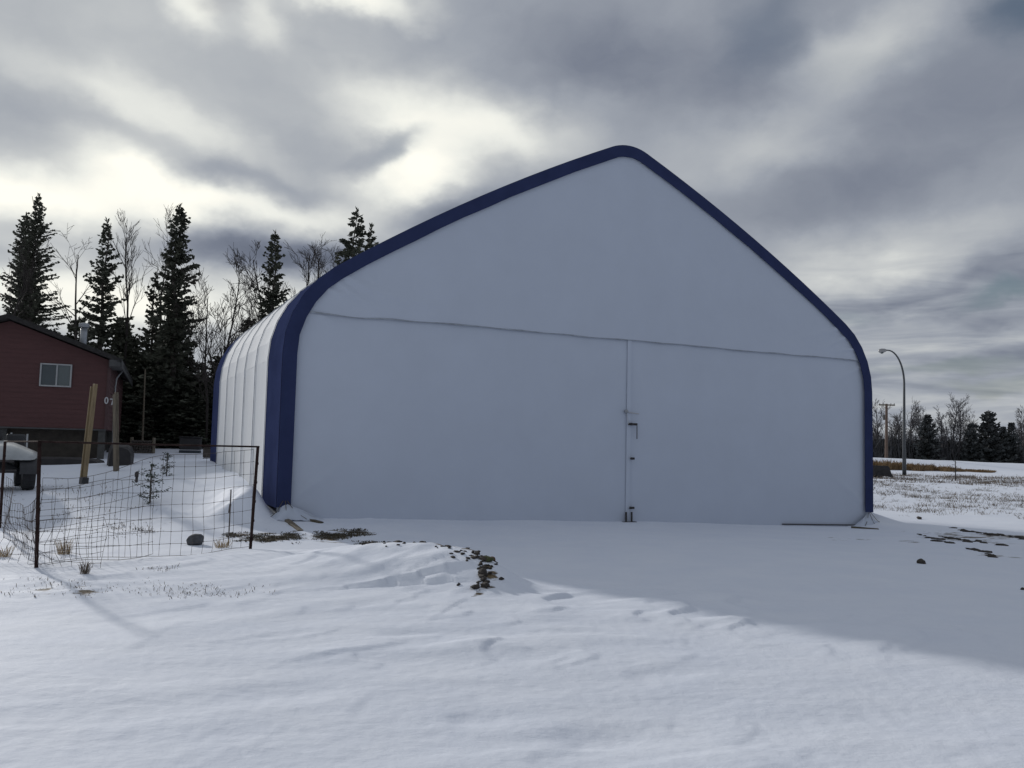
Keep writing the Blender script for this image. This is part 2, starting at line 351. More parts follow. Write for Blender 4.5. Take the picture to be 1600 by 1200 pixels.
ne = sn_noise(14, 6); re = t.nodes.new('ShaderNodeValToRGB'); t.links.new(ne.outputs['Fac'], re.inputs[0])
re.color_ramp.elements[0].position = .35; re.color_ramp.elements[0].color = (.045, .035, .026, 1); re.color_ramp.elements[1].position = .65; re.color_ramp.elements[1].color = (.20, .15, .085, 1)
mxc = t.nodes.new('ShaderNodeMix'); mxc.data_type = 'RGBA'; t.links.new(mrd.outputs[0], mxc.inputs[0]); t.links.new(rr.outputs[0], mxc.inputs[6]); t.links.new(re.outputs[0], mxc.inputs[7])
t.links.new(mxc.outputs[2], b.inputs['Base Color'])
nb1 = sn_noise(7, 6, (1, 1.35, 1), -.25); nb2 = sn_noise(45, 4); nb3 = sn_noise(320, 2)
hsum = mm('ADD', mm('MULTIPLY', nb1.outputs['Fac'], .6), mm('ADD', mm('MULTIPLY', nb2.outputs['Fac'], .10), mm('MULTIPLY', nb3.outputs['Fac'], .045)))
bp = t.nodes.new('ShaderNodeBump'); bp.inputs['Strength'].default_value = .5; bp.inputs['Distance'].default_value = .03
t.links.new(hsum, bp.inputs['Height']); t.links.new(bp.outputs[0], b.inputs['Normal'])
M['snow'] = sn

# ------------------------------------------------------------------ the big building's frame of reference
YAW = .4434; BO = np.array([2.556, 19.478]); BD = np.array([math.cos(YAW), math.sin(YAW)]); BN = np.array([-math.sin(YAW), math.cos(YAW)])
BW, HV, RR, TH, R2, HS, UB, BL_ = 7.62, 3.288, 2.083, .5892, 44.12, 4.128, .266, 10.7
def b2w(u, dp): p = BO+u*BD+dp*BN; return p

# ------------------------------------------------------------------ terrain
CP = [(0, 0, 0), (-8, 3, 0), (8, 3, 0), (0, 7, 0), (-4, 9, 0), (4, 9, 0), (13, 8, -.05), (-12, 8, .05), (-5.8, 10.6, 0), (-3.87, 12.8, 0), (-8.6, 14.6, .08),
      (-4.33, 16.21, .16), (-1, 17.7, .09), (2.56, 19.48, .02), (6, 21.1, -.1), (9.44, 22.75, -.2), (14, 15, -.1), (22, 25, -.22), (4, 14, 0), (9, 12, -.04),
      (-7.2, 17, .36), (-8.8, 22, .68), (-10.4, 21, .49), (-10.9, 24, .74), (-10.1, 18, .5), (-14.5, 31, .9), (-21, 28, .9), (-20, 20, .6),
      (-12, 45, 1.32), (-25, 45, 1.3), (-35, 60, 1.4), (-15, 70, 1.45), (-40, 100, 1.5), (-10, 110, 1.4), (0, 45, .6), (20, 60, .1), (5, 90, .7),
      (20, 38, -.15), (32, 40, -.12), (34, 75, .27), (60, 75, .22), (30, 57, .05), (40, 100, .4), (70, 100, .35), (60, 50, .05),
      (-30, 0, 0), (30, 0, 0), (0, -30, 0), (-40, -40, 0), (40, -40, 0), (60, 15, 0), (-60, 20, .5), (100, 100, .4), (100, 30, 0), (100, 200, .6), (0, 200, 1.0), (-100, 200, 1.2), (-100, 80, 1.0)]
for dp, z in ((1.2, .36), (3, .62), (5.3, .82), (9.7, 1.0)):
    q = b2w(-BW-.5, dp); CP.append((q[0], q[1], z))
for dp, z in ((3, -.2), (9.7, -.15)):
    q = b2w(BW+.5, dp); CP.append((q[0], q[1], z))
CPA = np.array(CP, float)
def tps_k(r2): return r2*np.log(r2+1e-9)
_n = len(CPA); _d2 = ((CPA[:, None, :2]-CPA[None, :, :2])**2).sum(-1)
_A = np.zeros((_n+3, _n+3)); _A[:_n, :_n] = tps_k(_d2)+np.eye(_n)*.5; _A[:_n, _n] = 1; _A[:_n, _n+1:] = CPA[:, :2]; _A[_n, :_n] = 1; _A[_n+1:, :_n] = CPA[:, :2].T
_w = np.linalg.solve(_A, np.concatenate([CPA[:, 2], np.zeros(3)]))
def tps(x, y):
    o = np.zeros_like(x)+_w[_n]+_w[_n+1]*x+_w[_n+2]*y
    for i in range(_n): o += _w[i]*tps_k((x-CPA[i, 0])**2+(y-CPA[i, 1])**2)
    return o
def seg_d(x, y, pts):
    best = np.full(x.shape, 1e9); par = np.zeros(x.shape); side = np.zeros(x.shape); L = 0
    n = len(pts)-1
    for i in range(n):
        a = np.array(pts[i][:2]); bb = np.array(pts[i+1][:2]); ab = bb-a
        tt = np.clip(((x-a[0])*ab[0]+(y-a[1])*ab[1])/(ab@ab), 0, 1)
        dx = x-a[0]-tt*ab[0]; dy = y-a[1]-tt*ab[1]; d = np.hypot(dx, dy); mk = d < best
        best = np.where(mk, d, best); par = np.where(mk, i+tt, par); side = np.where(mk, np.sign(ab[0]*dy-ab[1]*dx), side)
    return best, par, side
def gp(px, py, z=0.):
    d = ray(px, py); q = EYEP+d*(z-EYE)/d[2]; return q
RIDGE = [(-3.9, 12.6, .02), (-2.6, 12.0, .10), (-1.62, 11.1, .27), (-.95, 10.75, .30), (-.5, 10.35, .28), (-.27, 9.95, .22), (-.25, 9.5, .10), (-.35, 9.1, .02)]
def ground(x, y, fine=True):
    x = np.atleast_1d(np.asarray(x, float)); y = np.atleast_1d(np.asarray(y, float))
    r = np.hypot(x, y)
    k = np.minimum(1, 170/np.maximum(r, 1e-6)); xs = x*k; ys = y*k
    z = tps(xs, ys)
    z = z*(1-sstep(150, 600, r))+1.0*sstep(150, 600, r)
    # road embankment across the far right
    emb = sstep(112, 124, y+ (x-55)*.10)*sstep(-10, 25, x)
    z = z*(1-emb)+np.clip(1.78-(x-52)*.02, .9, 1.95)*emb
    # mound with dug earth
    d, pr_, sd_ = seg_d(x, y, RIDGE); hts = np.interp(pr_, range(len(RIDGE)), [q[2] for q in RIDGE])
    sdd = sstep(-.35, .35, d*sd_); wid = .95*(1-sdd)+.42*sdd
    z = z+1.32*hts*np.exp(-(d/wid)**2)*(1+.08*vn(x*3, y*3, 5))
    # snow heap against the near left corner
    c = b2w(-BW-.35, .25); uu = (x-c[0])*BD[0]+(y-c[1])*BD[1]; vv = (x-c[0])*BN[0]+(y-c[1])*BN[1]
    z = z+.50*np.exp(-(uu/np.where(uu > 0, .24, .6))**2-(vv/np.where(vv < 0, .5, 1.8))**2)*(1+.25*vn(x*3, y*3, 15))
    # small bank off the right corner
    c = b2w(BW+.5, 1.4); uu = (x-c[0])*BD[0]+(y-c[1])*BD[1]; vv = (x-c[0])*BN[0]+(y-c[1])*BN[1]
    z = z+.42*np.exp(-(uu/.75)**2-(vv/1.6)**2)
    # drifts
    z = z+.05*fbm(x*.23+5, y*.3, 11, 3)*sstep(1, 6, r)
    if fine:
        near = 1-sstep(45, 90, r)
        ca, sa = math.cos(.26), math.sin(.26); a = x*ca+y*sa; bq = -x*sa+y*ca
        wx = .35*vn(a*.6, bq*.9, 21); 
        rp = vn((a+wx)*.75, (bq+wx)*2.3, 31)
        act = np.clip(.62+1.5*vn(a*.22+2, bq*.3+7, 41), 0.2, 1.2)
        act = act*(.50+.85*np.exp(-((y-8.9)/2.4)**2))
        act = act*(1-.55*np.exp(-(d/.9)**2))
        shade_zone = sstep(.0, 1.2, (y-(10.85-.80*(x-.05)))/1.3)*sstep(-1.0, .5, x)   # sheltered apron before the doors is smoother
        act = act*(1-.75*shade_zone)
        # wind-cut steps: gentle windward, steeper lee
        s1 = sstep(-.2, .4, rp)
        z = z+near*act*(.020*s1+.006*vn(a*2.2, bq*4.5, 51)+.022*vn(a*.6, bq*1.2, 61))
        # sastrugi: ramps rising downwind that break off in a sharp sunless lip
        for (ws_, amp_, sd2) in ((.95, .034, 71), (1.8, .018, 171)):
            phi = a*ws_+.85*vn(a*.4*ws_, bq*1.0*ws_, sd2)+.55*vn(bq*2.1*ws_, a*.5*ws_, sd2+1)-bq*.35*ws_; fl = np.floor(phi); fr = phi-fl
            hh2 = sstep(0, .80, fr)**1.3*(1-sstep(.86, .97, fr))
            mk = sstep(.03, .30, vn(a*.42*ws_+fl*3.71, bq*.85*ws_+fl*1.93, sd2+2))
            z = z+near*act*amp_*hh2*mk*(.35+.65*sstep(5.0, 7.4, y))
        # a few soft scallops close by
        for (cx_, cy_, rx_, ry_, hh_) in ((-.20, 5.15, .30, .16, .022), (.42, 4.85, .34, .15, .020), (1.0, 6.2, .5, .14, .014), (-1.5, 5.6, .6, .2, .012), (-.9, 7.3, .4, .12, .018), (1.7, 5.2, .5, .2, .012)):
            uu = (x-cx_)*ca+(y-cy_)*sa; vv = -(x-cx_)*sa+(y-cy_)*ca
            z = z-near*hh_*np.exp(-(vv/ry_)**2)*np.exp(-(uu/np.where(uu > 0, rx_*1.4, rx_*.35))**2)
        z = z+near*.0035*fbm(x*9, y*12, 81, 2)*(1-.5*shade_zone)
    return z
def gz(x, y): return float(ground(x, y)[0])
def gat(px, Y):
    """world point on the ground seen in image column px at depth Y"""
    z = .0
    for _ in range(4):
        q = at(px, 720, Y); z = gz(q[0], Y)
        for _ in range(3):
            d = ray(px, 720); # column of the image leans with the roll
            yy = 600
            dd = (EYEP[2]-z)/Y
            y0 = 600+FPX*(dd+math.tan(PITCH))+ROLL*(px-800)
            q = at(px, y0, Y)
    return np.array([q[0], Y, gz(q[0], Y)])

DIRT = []  # (x, y, rx, ry, rot, amount)
def dirt_px(px, py, rxp, depthr, am, z=0., rot=0):
    q = gp(px, py, z); DIRT.append((q[0], q[1], rxp*q[1]/FPX, depthr*2.4, rot, am+.12*(am > .4)))
for a in [(412, 842, 36, .28, .62, .02), (455, 838, 22, .2, .5, .02), (520, 838, 34, .3, .62, .03), (558, 834, 26, .22, .5, .03), (575, 846, 22, .14, .45, .05), (366, 838, 24, .14, .55, .02),
          (655, 856, 34, .16, .42, .25), (1475, 842, 30, .25, .62, -.15), (1520, 838, 60, .3, .5, -.15), (1490, 832, 70, .2, .42, -.15), (1570, 836, 60, .3, .62, -.15), (1550, 872, 24, .22, .5, -.12), (1580, 876, 14, .14, .42, -.12),
          (1340, 846, 60, .35, .30, -.15), (1425, 850, 16, .2, .42, -.15), (1560, 848, 30, .16, .42, -.15), (1460, 878, 30, .14, .2, -.1),
          (80, 920, 60, .2, .36, 0), (135, 927, 22, .12, .5, 0), (30, 905, 40, .16, .2, 0), (320, 925, 90, .22, .16, 0), (215, 915, 40, .2, .2, 0),
          (120, 815, 90, .6, .22, .05), (200, 828, 50, .4, .3, .05), (60, 800, 60, .7, .2, .1)]:
    dirt_px(a[0], a[1], a[2], a[3], a[4], a[5])
def build_terrain():
    fa = np.arange(-46, 46.01, .16); ca = np.arange(49, 311.1, 4.0)
    A = np.radians(np.concatenate([fa, ca])); na = len(A)
    r1 = np.exp(np.arange(math.log(.9), math.log(60), .0062)); r2 = np.exp(np.arange(math.log(60), math.log(200), .02))[1:]; r3 = np.exp(np.arange(math.log(200), math.log(4500), .12))[1:]
    Rr = np.concatenate([r1, r2, r3]); nr = len(Rr)
    rr_, aa = np.meshgrid(Rr, A, indexing='ij'); X = rr_*np.sin(aa); Y = rr_*np.cos(aa)
    Z = ground(X.ravel(), Y.ravel()).reshape(X.shape)
    V = np.stack([X, Y, Z], -1).reshape(-1, 3)
    i = np.arange(nr-1)[:, None]; j = np.arange(na)[None, :]; j2 = (j+1) % na
    F = np.stack([i*na+j, i*na+j2, (i+1)*na+j2, (i+1)*na+j], -1).reshape(-1, 4)[:, ::-1]
    o = np_mesh('ground', V, F, M['snow'], None, True)
    # centre disc
    me = o.data
    dirt = np.zeros(len(V))
    for x, y, rx, ry, ro, am in DIRT:
        c, s = math.cos(ro), math.sin(ro); dx = V[:, 0]-x; dy = V[:, 1]-y
        q = ((dx*c+dy*s)/rx)**2+((-dx*s+dy*c)/ry)**2
        dirt = np.maximum(dirt, am*np.exp(-q*.7))
    d, pr_, sd_ = seg_d(V[:, 0], V[:, 1], RIDGE)
    dirt = np.maximum(dirt, .56*np.exp(-((d-.06)/.17)**2)*(sd_ > -.5)*(pr_ > 0)*sstep(1.6, 2.4, pr_))
    at2 = me.attributes.new('dirt', 'FLOAT', 'POINT'); at2.data.foreach_set('value', dirt.astype(np.float32))
    setp(o, None, None, None, 'structure'); return o
build_terrain()

# ------------------------------------------------------------------ the fabric building
def prof_pts():
    P = [(BW, HV)]
    a_end = math.pi/2-TH
    for i in range(1, 6): a = a_end*i/5; P.append((BW-RR+RR*math.cos(a), HV+RR*math.sin(a)))
    cx = P[-1][0]-R2*math.sin(TH); cz = P[-1][1]-R2*math.cos(TH); te = math.asin((.475-cx)/R2)
    for i in range(1, 13): t_ = TH+(te-TH)*i/12; P.append((cx+R2*math.sin(t_), cz+R2*math.cos(t_)))
    ra = .475/math.sin(te)
    for i in range(1, 6): t_ = te*(1-i/5); P.append((ra*math.sin(t_), P[17][1]-ra*math.cos(te)+ra*math.cos(t_)))
    return P
PP = prof_pts()                      # from right eave (u=+BW) to apex
def outline(zl, zr):                 # full outline left foot -> apex -> right foot
    L = [(-BW, zl)]+[(-u, z) for u, z in PP]; Rr_ = [(u, z) for u, z in PP[::-1][1:]]+[(BW, zr)]
    return L+Rr_
def inset(P, d):
    out = []
    for i, p in enumerate(P):
        a = np.array(P[max(i-1, 0)]); c = np.array(P[min(i+1, len(P)-1)]); tn = (c-a)/np.linalg.norm(c-a)
        out.append((p[0]+tn[1]*d, p[1]-tn[0]*d))
    return out
_pu = np.array([u for u, z in PP][::-1]); _pz = np.array([z for u, z in PP][::-1])
def top_at(u): return float(np.interp(abs(u), _pu, _pz))
def half_at(z):
    if z <= HV: return BW
    return float(np.interp(z, [q[1] for q in PP], [q[0] for q in PP]))
shed = empty('fabric_building', (BO[0], BO[1], 0), YAW, 'large white fabric arch building with blue edge bands and closed door curtains', 'building')
def shell(dp0, dp1, nbay, zl, zr, name, material, sag=.035, seed=0):
    P = outline(zl, zr); Nn = [(b_[0]-a_[0], b_[1]-a_[1]) for a_, b_ in zip(P, inset(P, 1.0))]
    per = 10; nc = nbay*per+1; V = []; F = []
    for k in range(len(P)-1):            # one strip per flat facet of the arch: crisp between facets, soft lengthwise
        a_, b_ = P[k], P[k+1]; rows = 8 if abs(a_[0]-b_[0]) < 1e-6 else 2; base_ = len(V)
        for i in range(rows+1):
            f = i/rows; q = (a_[0]+(b_[0]-a_[0])*f, a_[1]+(b_[1]-a_[1])*f); nx = Nn[k][0]*(1-f)+Nn[k+1][0]*f; nz = Nn[k][1]*(1-f)+Nn[k+1][1]*f
            for j in range(nc):
                fr = (j % per)/per; s_ = sag*math.sin(math.pi*fr)**.8 if fr > 0 else 0
                s_ += .010*float(vn(j*.22+seed, (k+f)*.8 if rows == 2 else f*1.2, 7+seed))*(1 if fr > 0 else 0)
                V.append((q[0]+nx*s_, dp0+(dp1-dp0)*j/(nc-1), q[1]+nz*s_))
        F += [[base_+i*nc+j, base_+i*nc+j+1, base_+(i+1)*nc+j+1, base_+(i+1)*nc+j] for i in range(rows) for j in range(nc-1)]
    return np_mesh(name, V, F, material, shed, True)
BAY = BL_/7
shell(BAY, BL_-BAY, 5, -.4, -.4, 'roof_cover', M['white_fabric'], .028)
shell(0.0, BAY-.004, 1, .38, .15, 'edge_band', M['blue_fabric'], .02, 3)
shell(BL_-BAY+.004, BL_, 1, .3, .15, 'edge_band', M['blue_fabric'], .02, 5)
# rib cords over the seams between bays
for k in range(1, 7):
    mb = MB(); P = [(q[0], k*BAY, q[1]) for q in inset(outline(.2, .2), -.012)]
    mb.tube(P, .008, 5); mb.build('rib_cord', M['hem_shade_cord'] if 1 < k < 6 else M['white_fabric'], shed)
# front blue trim: a flat band round the gable, 2 cm proud
def trim(y0, name):
    P = outline(.40, .16); I = inset(P, UB)
    # slight uneven inner edge as laced fabric
    rg = random.Random(4); I = [(u+rg.uniform(-.008, .008), z+rg.uniform(-.008, .008)) for u, z in I]
    n = len(P); V = [(u, y0, z) for u, z in P]+[(u, y0, z) for u, z in I]+[(u, y0+.02, z) for u, z in P]+[(u, y0+.02, z) for u, z in I]
    F = []
    for i in range(n-1):
        F += [[i, i+1, n+i+1, n+i], [2*n+i+1, 2*n+i, 3*n+i, 3*n+i+1], [n+i, n+i+1, 3*n+i+1, 3*n+i], [i+1, i, 2*n+i, 2*n+i+1]]
    F += [[0, n, 3*n, 2*n], [n-1, 3*n-1, 4*n-1, 2*n-1]]
    return np_mesh(name, V, F, M['blue_fabric'], shed)
trim(-.062, 'gable_trim'); trim(BL_+.03, 'gable_trim')
def wrv(U, Z):   # folds of the front cloth, m toward the viewer (arrays)
    U = np.asarray(U, float); Z = np.asarray(Z, float)
    w_ = .006*fbm(U*.45, Z*.6, 91, 3)+.003*vn(U*1.6, Z*.8, 95)
    for (cu, cz, du, dz, ln, am, wd) in ((-7.05, 4.95, .90, -.44, 1.9, .030, .035), (-6.9, 5.0, .96, -.28, 2.9, .022, .05), (-7.15, 4.62, .99, -.14, .9, .026, .03), (-7.3, 4.1, .97, -.24, .8, .03, .035), (-7.3, 3.95, .95, .25, .7, .022, .03), (-6.2, 5.45, .5, -.87, .9, .016, .05),
                            (7.05, 4.75, -.93, -.36, 1.2, .028, .035), (6.75, 5.05, -.84, -.54, 1.1, .022, .035), (7.2, 4.35, -.99, -.1, 1.0, .024, .03), (6.9, 4.9, -.98, -.18, 1.7, .018, .045), (7.3, 3.9, -.9, -.43, .9, .018, .04), (7.3, .35, -.8, .6, 1.6, .014, .05), (-7.3, .5, .75, .66, 1.5, .012, .05),
                            (-2.5, 8.0, -.55, -.83, 1.2, .008, .05), (2.0, 7.9, .6, -.8, 1.4, .008, .05)):
        a_ = (U-cu)*du+(Z-cz)*dz; b_ = -(U-cu)*dz+(Z-cz)*du+.06*np.sin(a_*2.3+cu)
        w_ = w_+np.where((a_ > -.1) & (a_ < ln), 1.8*am*np.exp(-(b_/(wd+.035*np.abs(a_)))**2)*np.clip(1-a_/ln, 0, 1)**.7*np.clip((a_+.1)/.15, 0, 1), 0)
    return np.minimum(w_, .036)
def wr(u, z): return float(wrv([u], [z])[0])
def cloth(name, rows, cols, ufun, zfun, y0, material, y1=None):
    UU = []; ZZ = []
    for i in range(rows+1):
        for j in range(cols+1):
            z = zfun(i/rows, j/cols); UU.append(ufun(i/rows, j/cols, z)); ZZ.append(z)
    UU = np.array(UU); ZZ = np.array(ZZ); V = np.stack([UU, y0-wrv(UU, ZZ), ZZ], -1)
    F = [[i*(cols+1)+j, i*(cols+1)+j+1, (i+1)*(cols+1)+j+1, (i+1)*(cols+1)+j] for i in range(rows) for j in range(cols)]
    return np_mesh(name, V.tolist(), F, material, shed, True)
def seam_z(u): return HS-.02+.006*math.sin(u*1.3)+.004*math.sin(u*3.1+1)+.006*math.sin(u*5.3)*math.sin(u*.9)-(.03*math.exp(-((u+6.2)/.5)**2))
hu = half_at(HS)-.02
def uz_upper(fi, fj): 
    u = -hu+2*hu*fj; zb = seam_z(u); return zb+(top_at(u)-.03-zb)*fi
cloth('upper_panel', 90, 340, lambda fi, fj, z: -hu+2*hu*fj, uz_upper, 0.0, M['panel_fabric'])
U0 = .11     # the doors meet a little right of the ridge
for sgn in (-1, 1):
    def uf(fi, fj, z, s=sgn): 
        e_ = s*(half_at(z)-.02); a_ = U0+s*.012; return a_+(e_-a_)*fj
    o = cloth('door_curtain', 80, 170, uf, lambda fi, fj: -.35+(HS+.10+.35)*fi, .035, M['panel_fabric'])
    if sgn > 0: o.data.flip_normals() if hasattr(o.data, 'flip_normals') else None
# thick edge over the doors; grey cord stands in for the shade beneath it
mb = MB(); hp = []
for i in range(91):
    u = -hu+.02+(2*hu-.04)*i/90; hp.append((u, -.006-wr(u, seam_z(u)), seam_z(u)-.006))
mb.tube(hp, [.012+.005*math.sin(i*.7) if i < 30 else .0085+.003*math.sin(i*.9) for i in range(91)], 5); mb.build('hem_shade_cord', M['hem_shade_cord'], shed)
mb = MB(); zp = [(U0+.01+.006*math.sin(i*.6), .025-wr(0, z_), z_) for i, z_ in enumerate(np.linspace(0, HS-.02, 40))]
mb.tube(zp, .011, 5); mb.build('closure_strip', M['hem_shade_cord'], shed)
mb = MB().box((U0, .012, 2.0), (.11, .012, 4.2)); mb.build('closure_flap', M['panel_fabric'], shed)
# latches down the closure
def latch(z, bar, ln=.0, dxx=.0):
    dxx += U0
    mb = MB(); mb.box((.03+dxx, -.035, z), (bar, .035, .05), bev=.008)
    mb.lathe([(.02, -.03), (.03, -.02), (.03, .02), (.02, .03)], (-.03+dxx, -.05, z), 10, 'y')
    if ln: mb.tube([(.03+dxx+bar*.42, -.05, z), (.03+dxx+bar*.42, -.055, z-ln)], .010, 6)
    return mb.build('latch', M['dark_steel'], shed)
latch(2.20, .24, .33, .05); latch(1.43, .05, 0, .08); latch(.33, .09, 0, .07)
mb = MB(); mb.lathe([(.02, -.04), (.045, -.025), (.045, .02), (.03, .03)], (U0-.10, -.03, 2.48), 12, 'y'); mb.build('handle', M['galv'], shed)
mb = MB(); mb.tube([(U0-.10, -.04, 2.46), (U0-.07, -.05, 2.3), (U0-.04, -.05, 2.2)], .006, 5); mb.tube([(U0-.02, -.02, 2.46), (U0+.25, -.02, 2.44)], .012, 5); mb.build('pull_cord', M['number_white'], shed)
mb = MB()
for dx in (-.075, .07): mb.tube([(U0+dx, -.05, -.05), (U0+dx, -.045, .24)], .022, 7)
mb.box((U0, -.06, .0), (.36, .10, .06), bev=.01); mb.build('bottom_bracket', M['dark_steel'], shed)
mb = MB()
for sgn in (-1, 1): mb.box((sgn*3.85, -.03, 1.43-.02), (.001, .001, .001))
# rear wall; added dark strip standing in for the shaded gap at the base
V = []; cols = 60
for i in range(2):
    for j in range(cols+1):
        u = -BW+2*BW*j/cols; V.append((u, BL_, -.3 if i == 0 else min(top_at(u), 99)-.02 if abs(u) < BW-.001 else HV))
np_mesh('rear_panel', V, [[j+1, j, cols+1+j, cols+2+j] for j in range(cols)], M['panel_fabric'], shed, True)
mb = MB(); mb.box((6.0, .0, -.135), (2.8, .03, .022), Matrix.Rotation(.024, 3, 'Y')); mb.build('base_gap_shade', M['dark_steel'], shed)
# cloth gathered over the feet of the gable
for sgn, zb in ((-1, .16), (1, -.2)):
    mb = MB(); V = []; rg = random.Random(8+sgn); n = 16
    for k, (ht, sp, dpth) in enumerate(((.34, .05, -.03), (.20, .16, -.10), (.08, .34, -.16), (.015, .46, -.2))):
        for j in range(n+1):
            f = j/n; u = sgn*(BW-.16)+(f-.5)*2*sp*1.35+(-.10*sgn if k else 0); V.append((u, dpth-.05*math.sin(f*math.pi)*(k > 0)+rg.uniform(-.022, .022)*(k > 0), zb+ht*(1-.25*abs(f-.5))+rg.uniform(-.015, .015)))
    F = [[i*(n+1)+j, i*(n+1)+j+1, (i+1)*(n+1)+j+1, (i+1)*(n+1)+j] for i in range(3) for j in range(n)]
    np_mesh('gathered_skirt', V, F, M['panel_fabric'], shed, True)
    for dx in (-.18, .02, .2):
        mb.tube([(sgn*(BW-.15)+dx*.2, -.07, zb+.36), (sgn*(BW-.15)+dx*.9, -.15, zb+.16), (sgn*(BW-.15)+dx*1.9, -.235, zb+.03)], .006, 5)
    mb.build('tie_rope', M['board'], shed)
def plank(px0, py0, px1, py1, z, w_, th, name, label, material):
    a = gp(px0, py0, z); c = gp(px1, py1, z); a[2] = gz(a[0], a[1])+th*.35; c[2] = gz(c[0], c[1])-th*.15
    mid = (a+c)/2; L = np.linalg.norm(c-a); dv = Vector(c-a).normalized(); rot = dv.to_track_quat('X', 'Z').to_matrix()
    o = MB().box((0, 0, 0), (L, w_, th), rot, bev=.006).build(name, material); o.location = mid
    return setp(o, label, 'plank', 'boards by the feet of the fabric building')
plank(456, 816, 503, 820, .10, .09, .07, 'wooden_plank', 'yellowed board poking from the snow at the building front by its left foot', M['board'])
plank(440, 812, 470, 822, .15, .10, .05, 'wooden_plank', 'short grey board leaning on the snow right at the left foot of the building', M['old_lumber'])
plank(1330, 827, 1373, 829, -.2, .16, .05, 'wooden_plank', 'brown board lying under the gathered cloth at the right foot of the building', M['board'])

# ------------------------------------------------------------------ red house
HY = .38; hc = at(165, 668, 31.0); hz = gz(hc[0], hc[1])
house = empty('red_house', (hc[0], hc[1], .9), HY, 'dark red sided house with low gable roof beyond the wire fence', 'house')
WB, WT, HW, HL = 1.08, 3.55, 6.4, 11.0     # wall bottom/top above the empty, gable width, length back; local x<=0 leftwards
rise = .37
def gab(x): return WT+rise*min(-x, HW+x)
# lap siding: real stepped courses on both visible walls
mb = MB(); ch = .17; z = WB; k = 0
while z < WT+rise*HW/2:
    z2 = min(z+ch, WT+rise*HW/2)
    xr = 0 if z2 <= WT else -(z2-WT)/rise; xl = -HW if z2 <= WT else -HW+(z2-WT)/rise
    xr0 = 0 if z <= WT else -(z-WT)/rise; xl0 = -HW if z <= WT else -HW+(z-WT)/rise
    if xr > xl:
        mb.add([(xl0, -.013, z), (xr0, -.013, z), (xr, -.004, z2), (xl, -.004, z2), (xl0, -.004, z), (xr0, -.004, z)], [[0, 1, 2, 3], [4, 5, 1, 0]])
    if z < WT:
        zt = min(z2, WT)
        mb.add([(.022, 0, z), (.022, HL, z), (.004, HL, zt), (.004, 0, zt), (.004, 0, z), (.004, HL, z)], [[0, 1, 2, 3], [4, 5, 1, 0]])
        mb.add([(-HW-.022, 0, z), (-HW-.022, HL, z), (-HW-.004, HL, zt), (-HW-.004, 0, zt)], [[3, 2, 1, 0]])
    z = z2
mb.prism([(0, WB), (0, WT), (-HW/2, WT+rise*HW/2), (-HW, WT), (-HW, WB)], 0, HL)
mb.build('wall', M['red_siding'], house)
MB().box((.012, -.012, (WB+WT)/2), (.11, .11, WT-WB)).build('corner_trim', mat('dark_red_trim', (.07, .035, .035), .7, .2), house)
MB().box((-HW/2, -.03, WB-.03), (HW+.05, .05, .05)).build('drip_edge', M['grey_tin'], house)
rf = MB(); ov = .42; th_ = .16
for sgn in (1, -1):
    x0 = -HW/2; z0 = WT+rise*HW/2+.05; x1 = (0+ov) if sgn > 0 else -HW-ov; z1 = z0-rise*abs(x1-x0)
    rf.prism([(x0, z0), (x1, z1), (x1, z1+th_), (x0, z0+th_)][::sgn], -.4, HL+.4)
roof = rf.build('roof', M['roof_shingle'], house)
MB().box((ov-.02, HL/2, WT-rise*ov+.03), (.04, HL+.8, .20)).build('fascia', M['grey_tin'], house)
MB().box((.22, .35, WT-.25), (.38, 1.5, .03)).box((.22, -.385, WT-.13), (.40, .03, .26)).box((.41, .35, WT-.13), (.03, 1.5, .26)).build('soffit_box', M['grey_tin'], house)
# window
wl = at(61, 570, 29.8)
wx0, wx1, wz0, wz1 = -2.18, -1.18, 0, 0
wz0 = 1.54-(604.5-688.3-1.2)*29.9/FPX-.9; wz1 = wz0+.81
wn = MB(); wc = ((wx0+wx1)/2, -.03, (wz0+wz1)/2); ww = wx1-wx0; wh = wz1-wz0; f_ = .05
for c_, d_ in (((wx0+f_/2, -.04, wc[2]), (f_, .08, wh)), ((wx1-f_/2, -.04, wc[2]), (f_, .08, wh)), ((wc[0], -.042, wz0+f_/2), (ww-2*f_, .075, f_)), ((wc[0], -.042, wz1-f_/2), (ww-2*f_, .075, f_)), ((wc[0]+.03, -.045, wc[2]), (f_, .07, wh-2*f_))):
    wn.box(c_, d_, bev=.006)
win = wn.build('window', M['trim_white'], house)
MB().box(((wx0+wc[0])/2+.02, -.03, wc[2]), (ww/2-.03, .01, wh-2*f_)).build('pane', M['glass'], win)
MB().box(((wx1+wc[0])/2+.0, -.03, wc[2]), (ww/2-.09, .01, wh-2*f_)).build('pane', M['blind'], win)
# chimney pipe
cp_ = empty
q = MB(); q.lathe([(.125, 0), (.125, 1.0)], (-1.15, 3.2, WT+.5), 18); ch_ = q.build('chimney', M['galv'], roof, True)
q = MB(); q.lathe([(.13, 0), (.185, .02), (.19, .06), (.19, .14), (.17, .17), (.05, .20)], (-1.15, 3.2, WT+1.49), 18); cap = q.build('chimney_cap', M['galv'], roof)
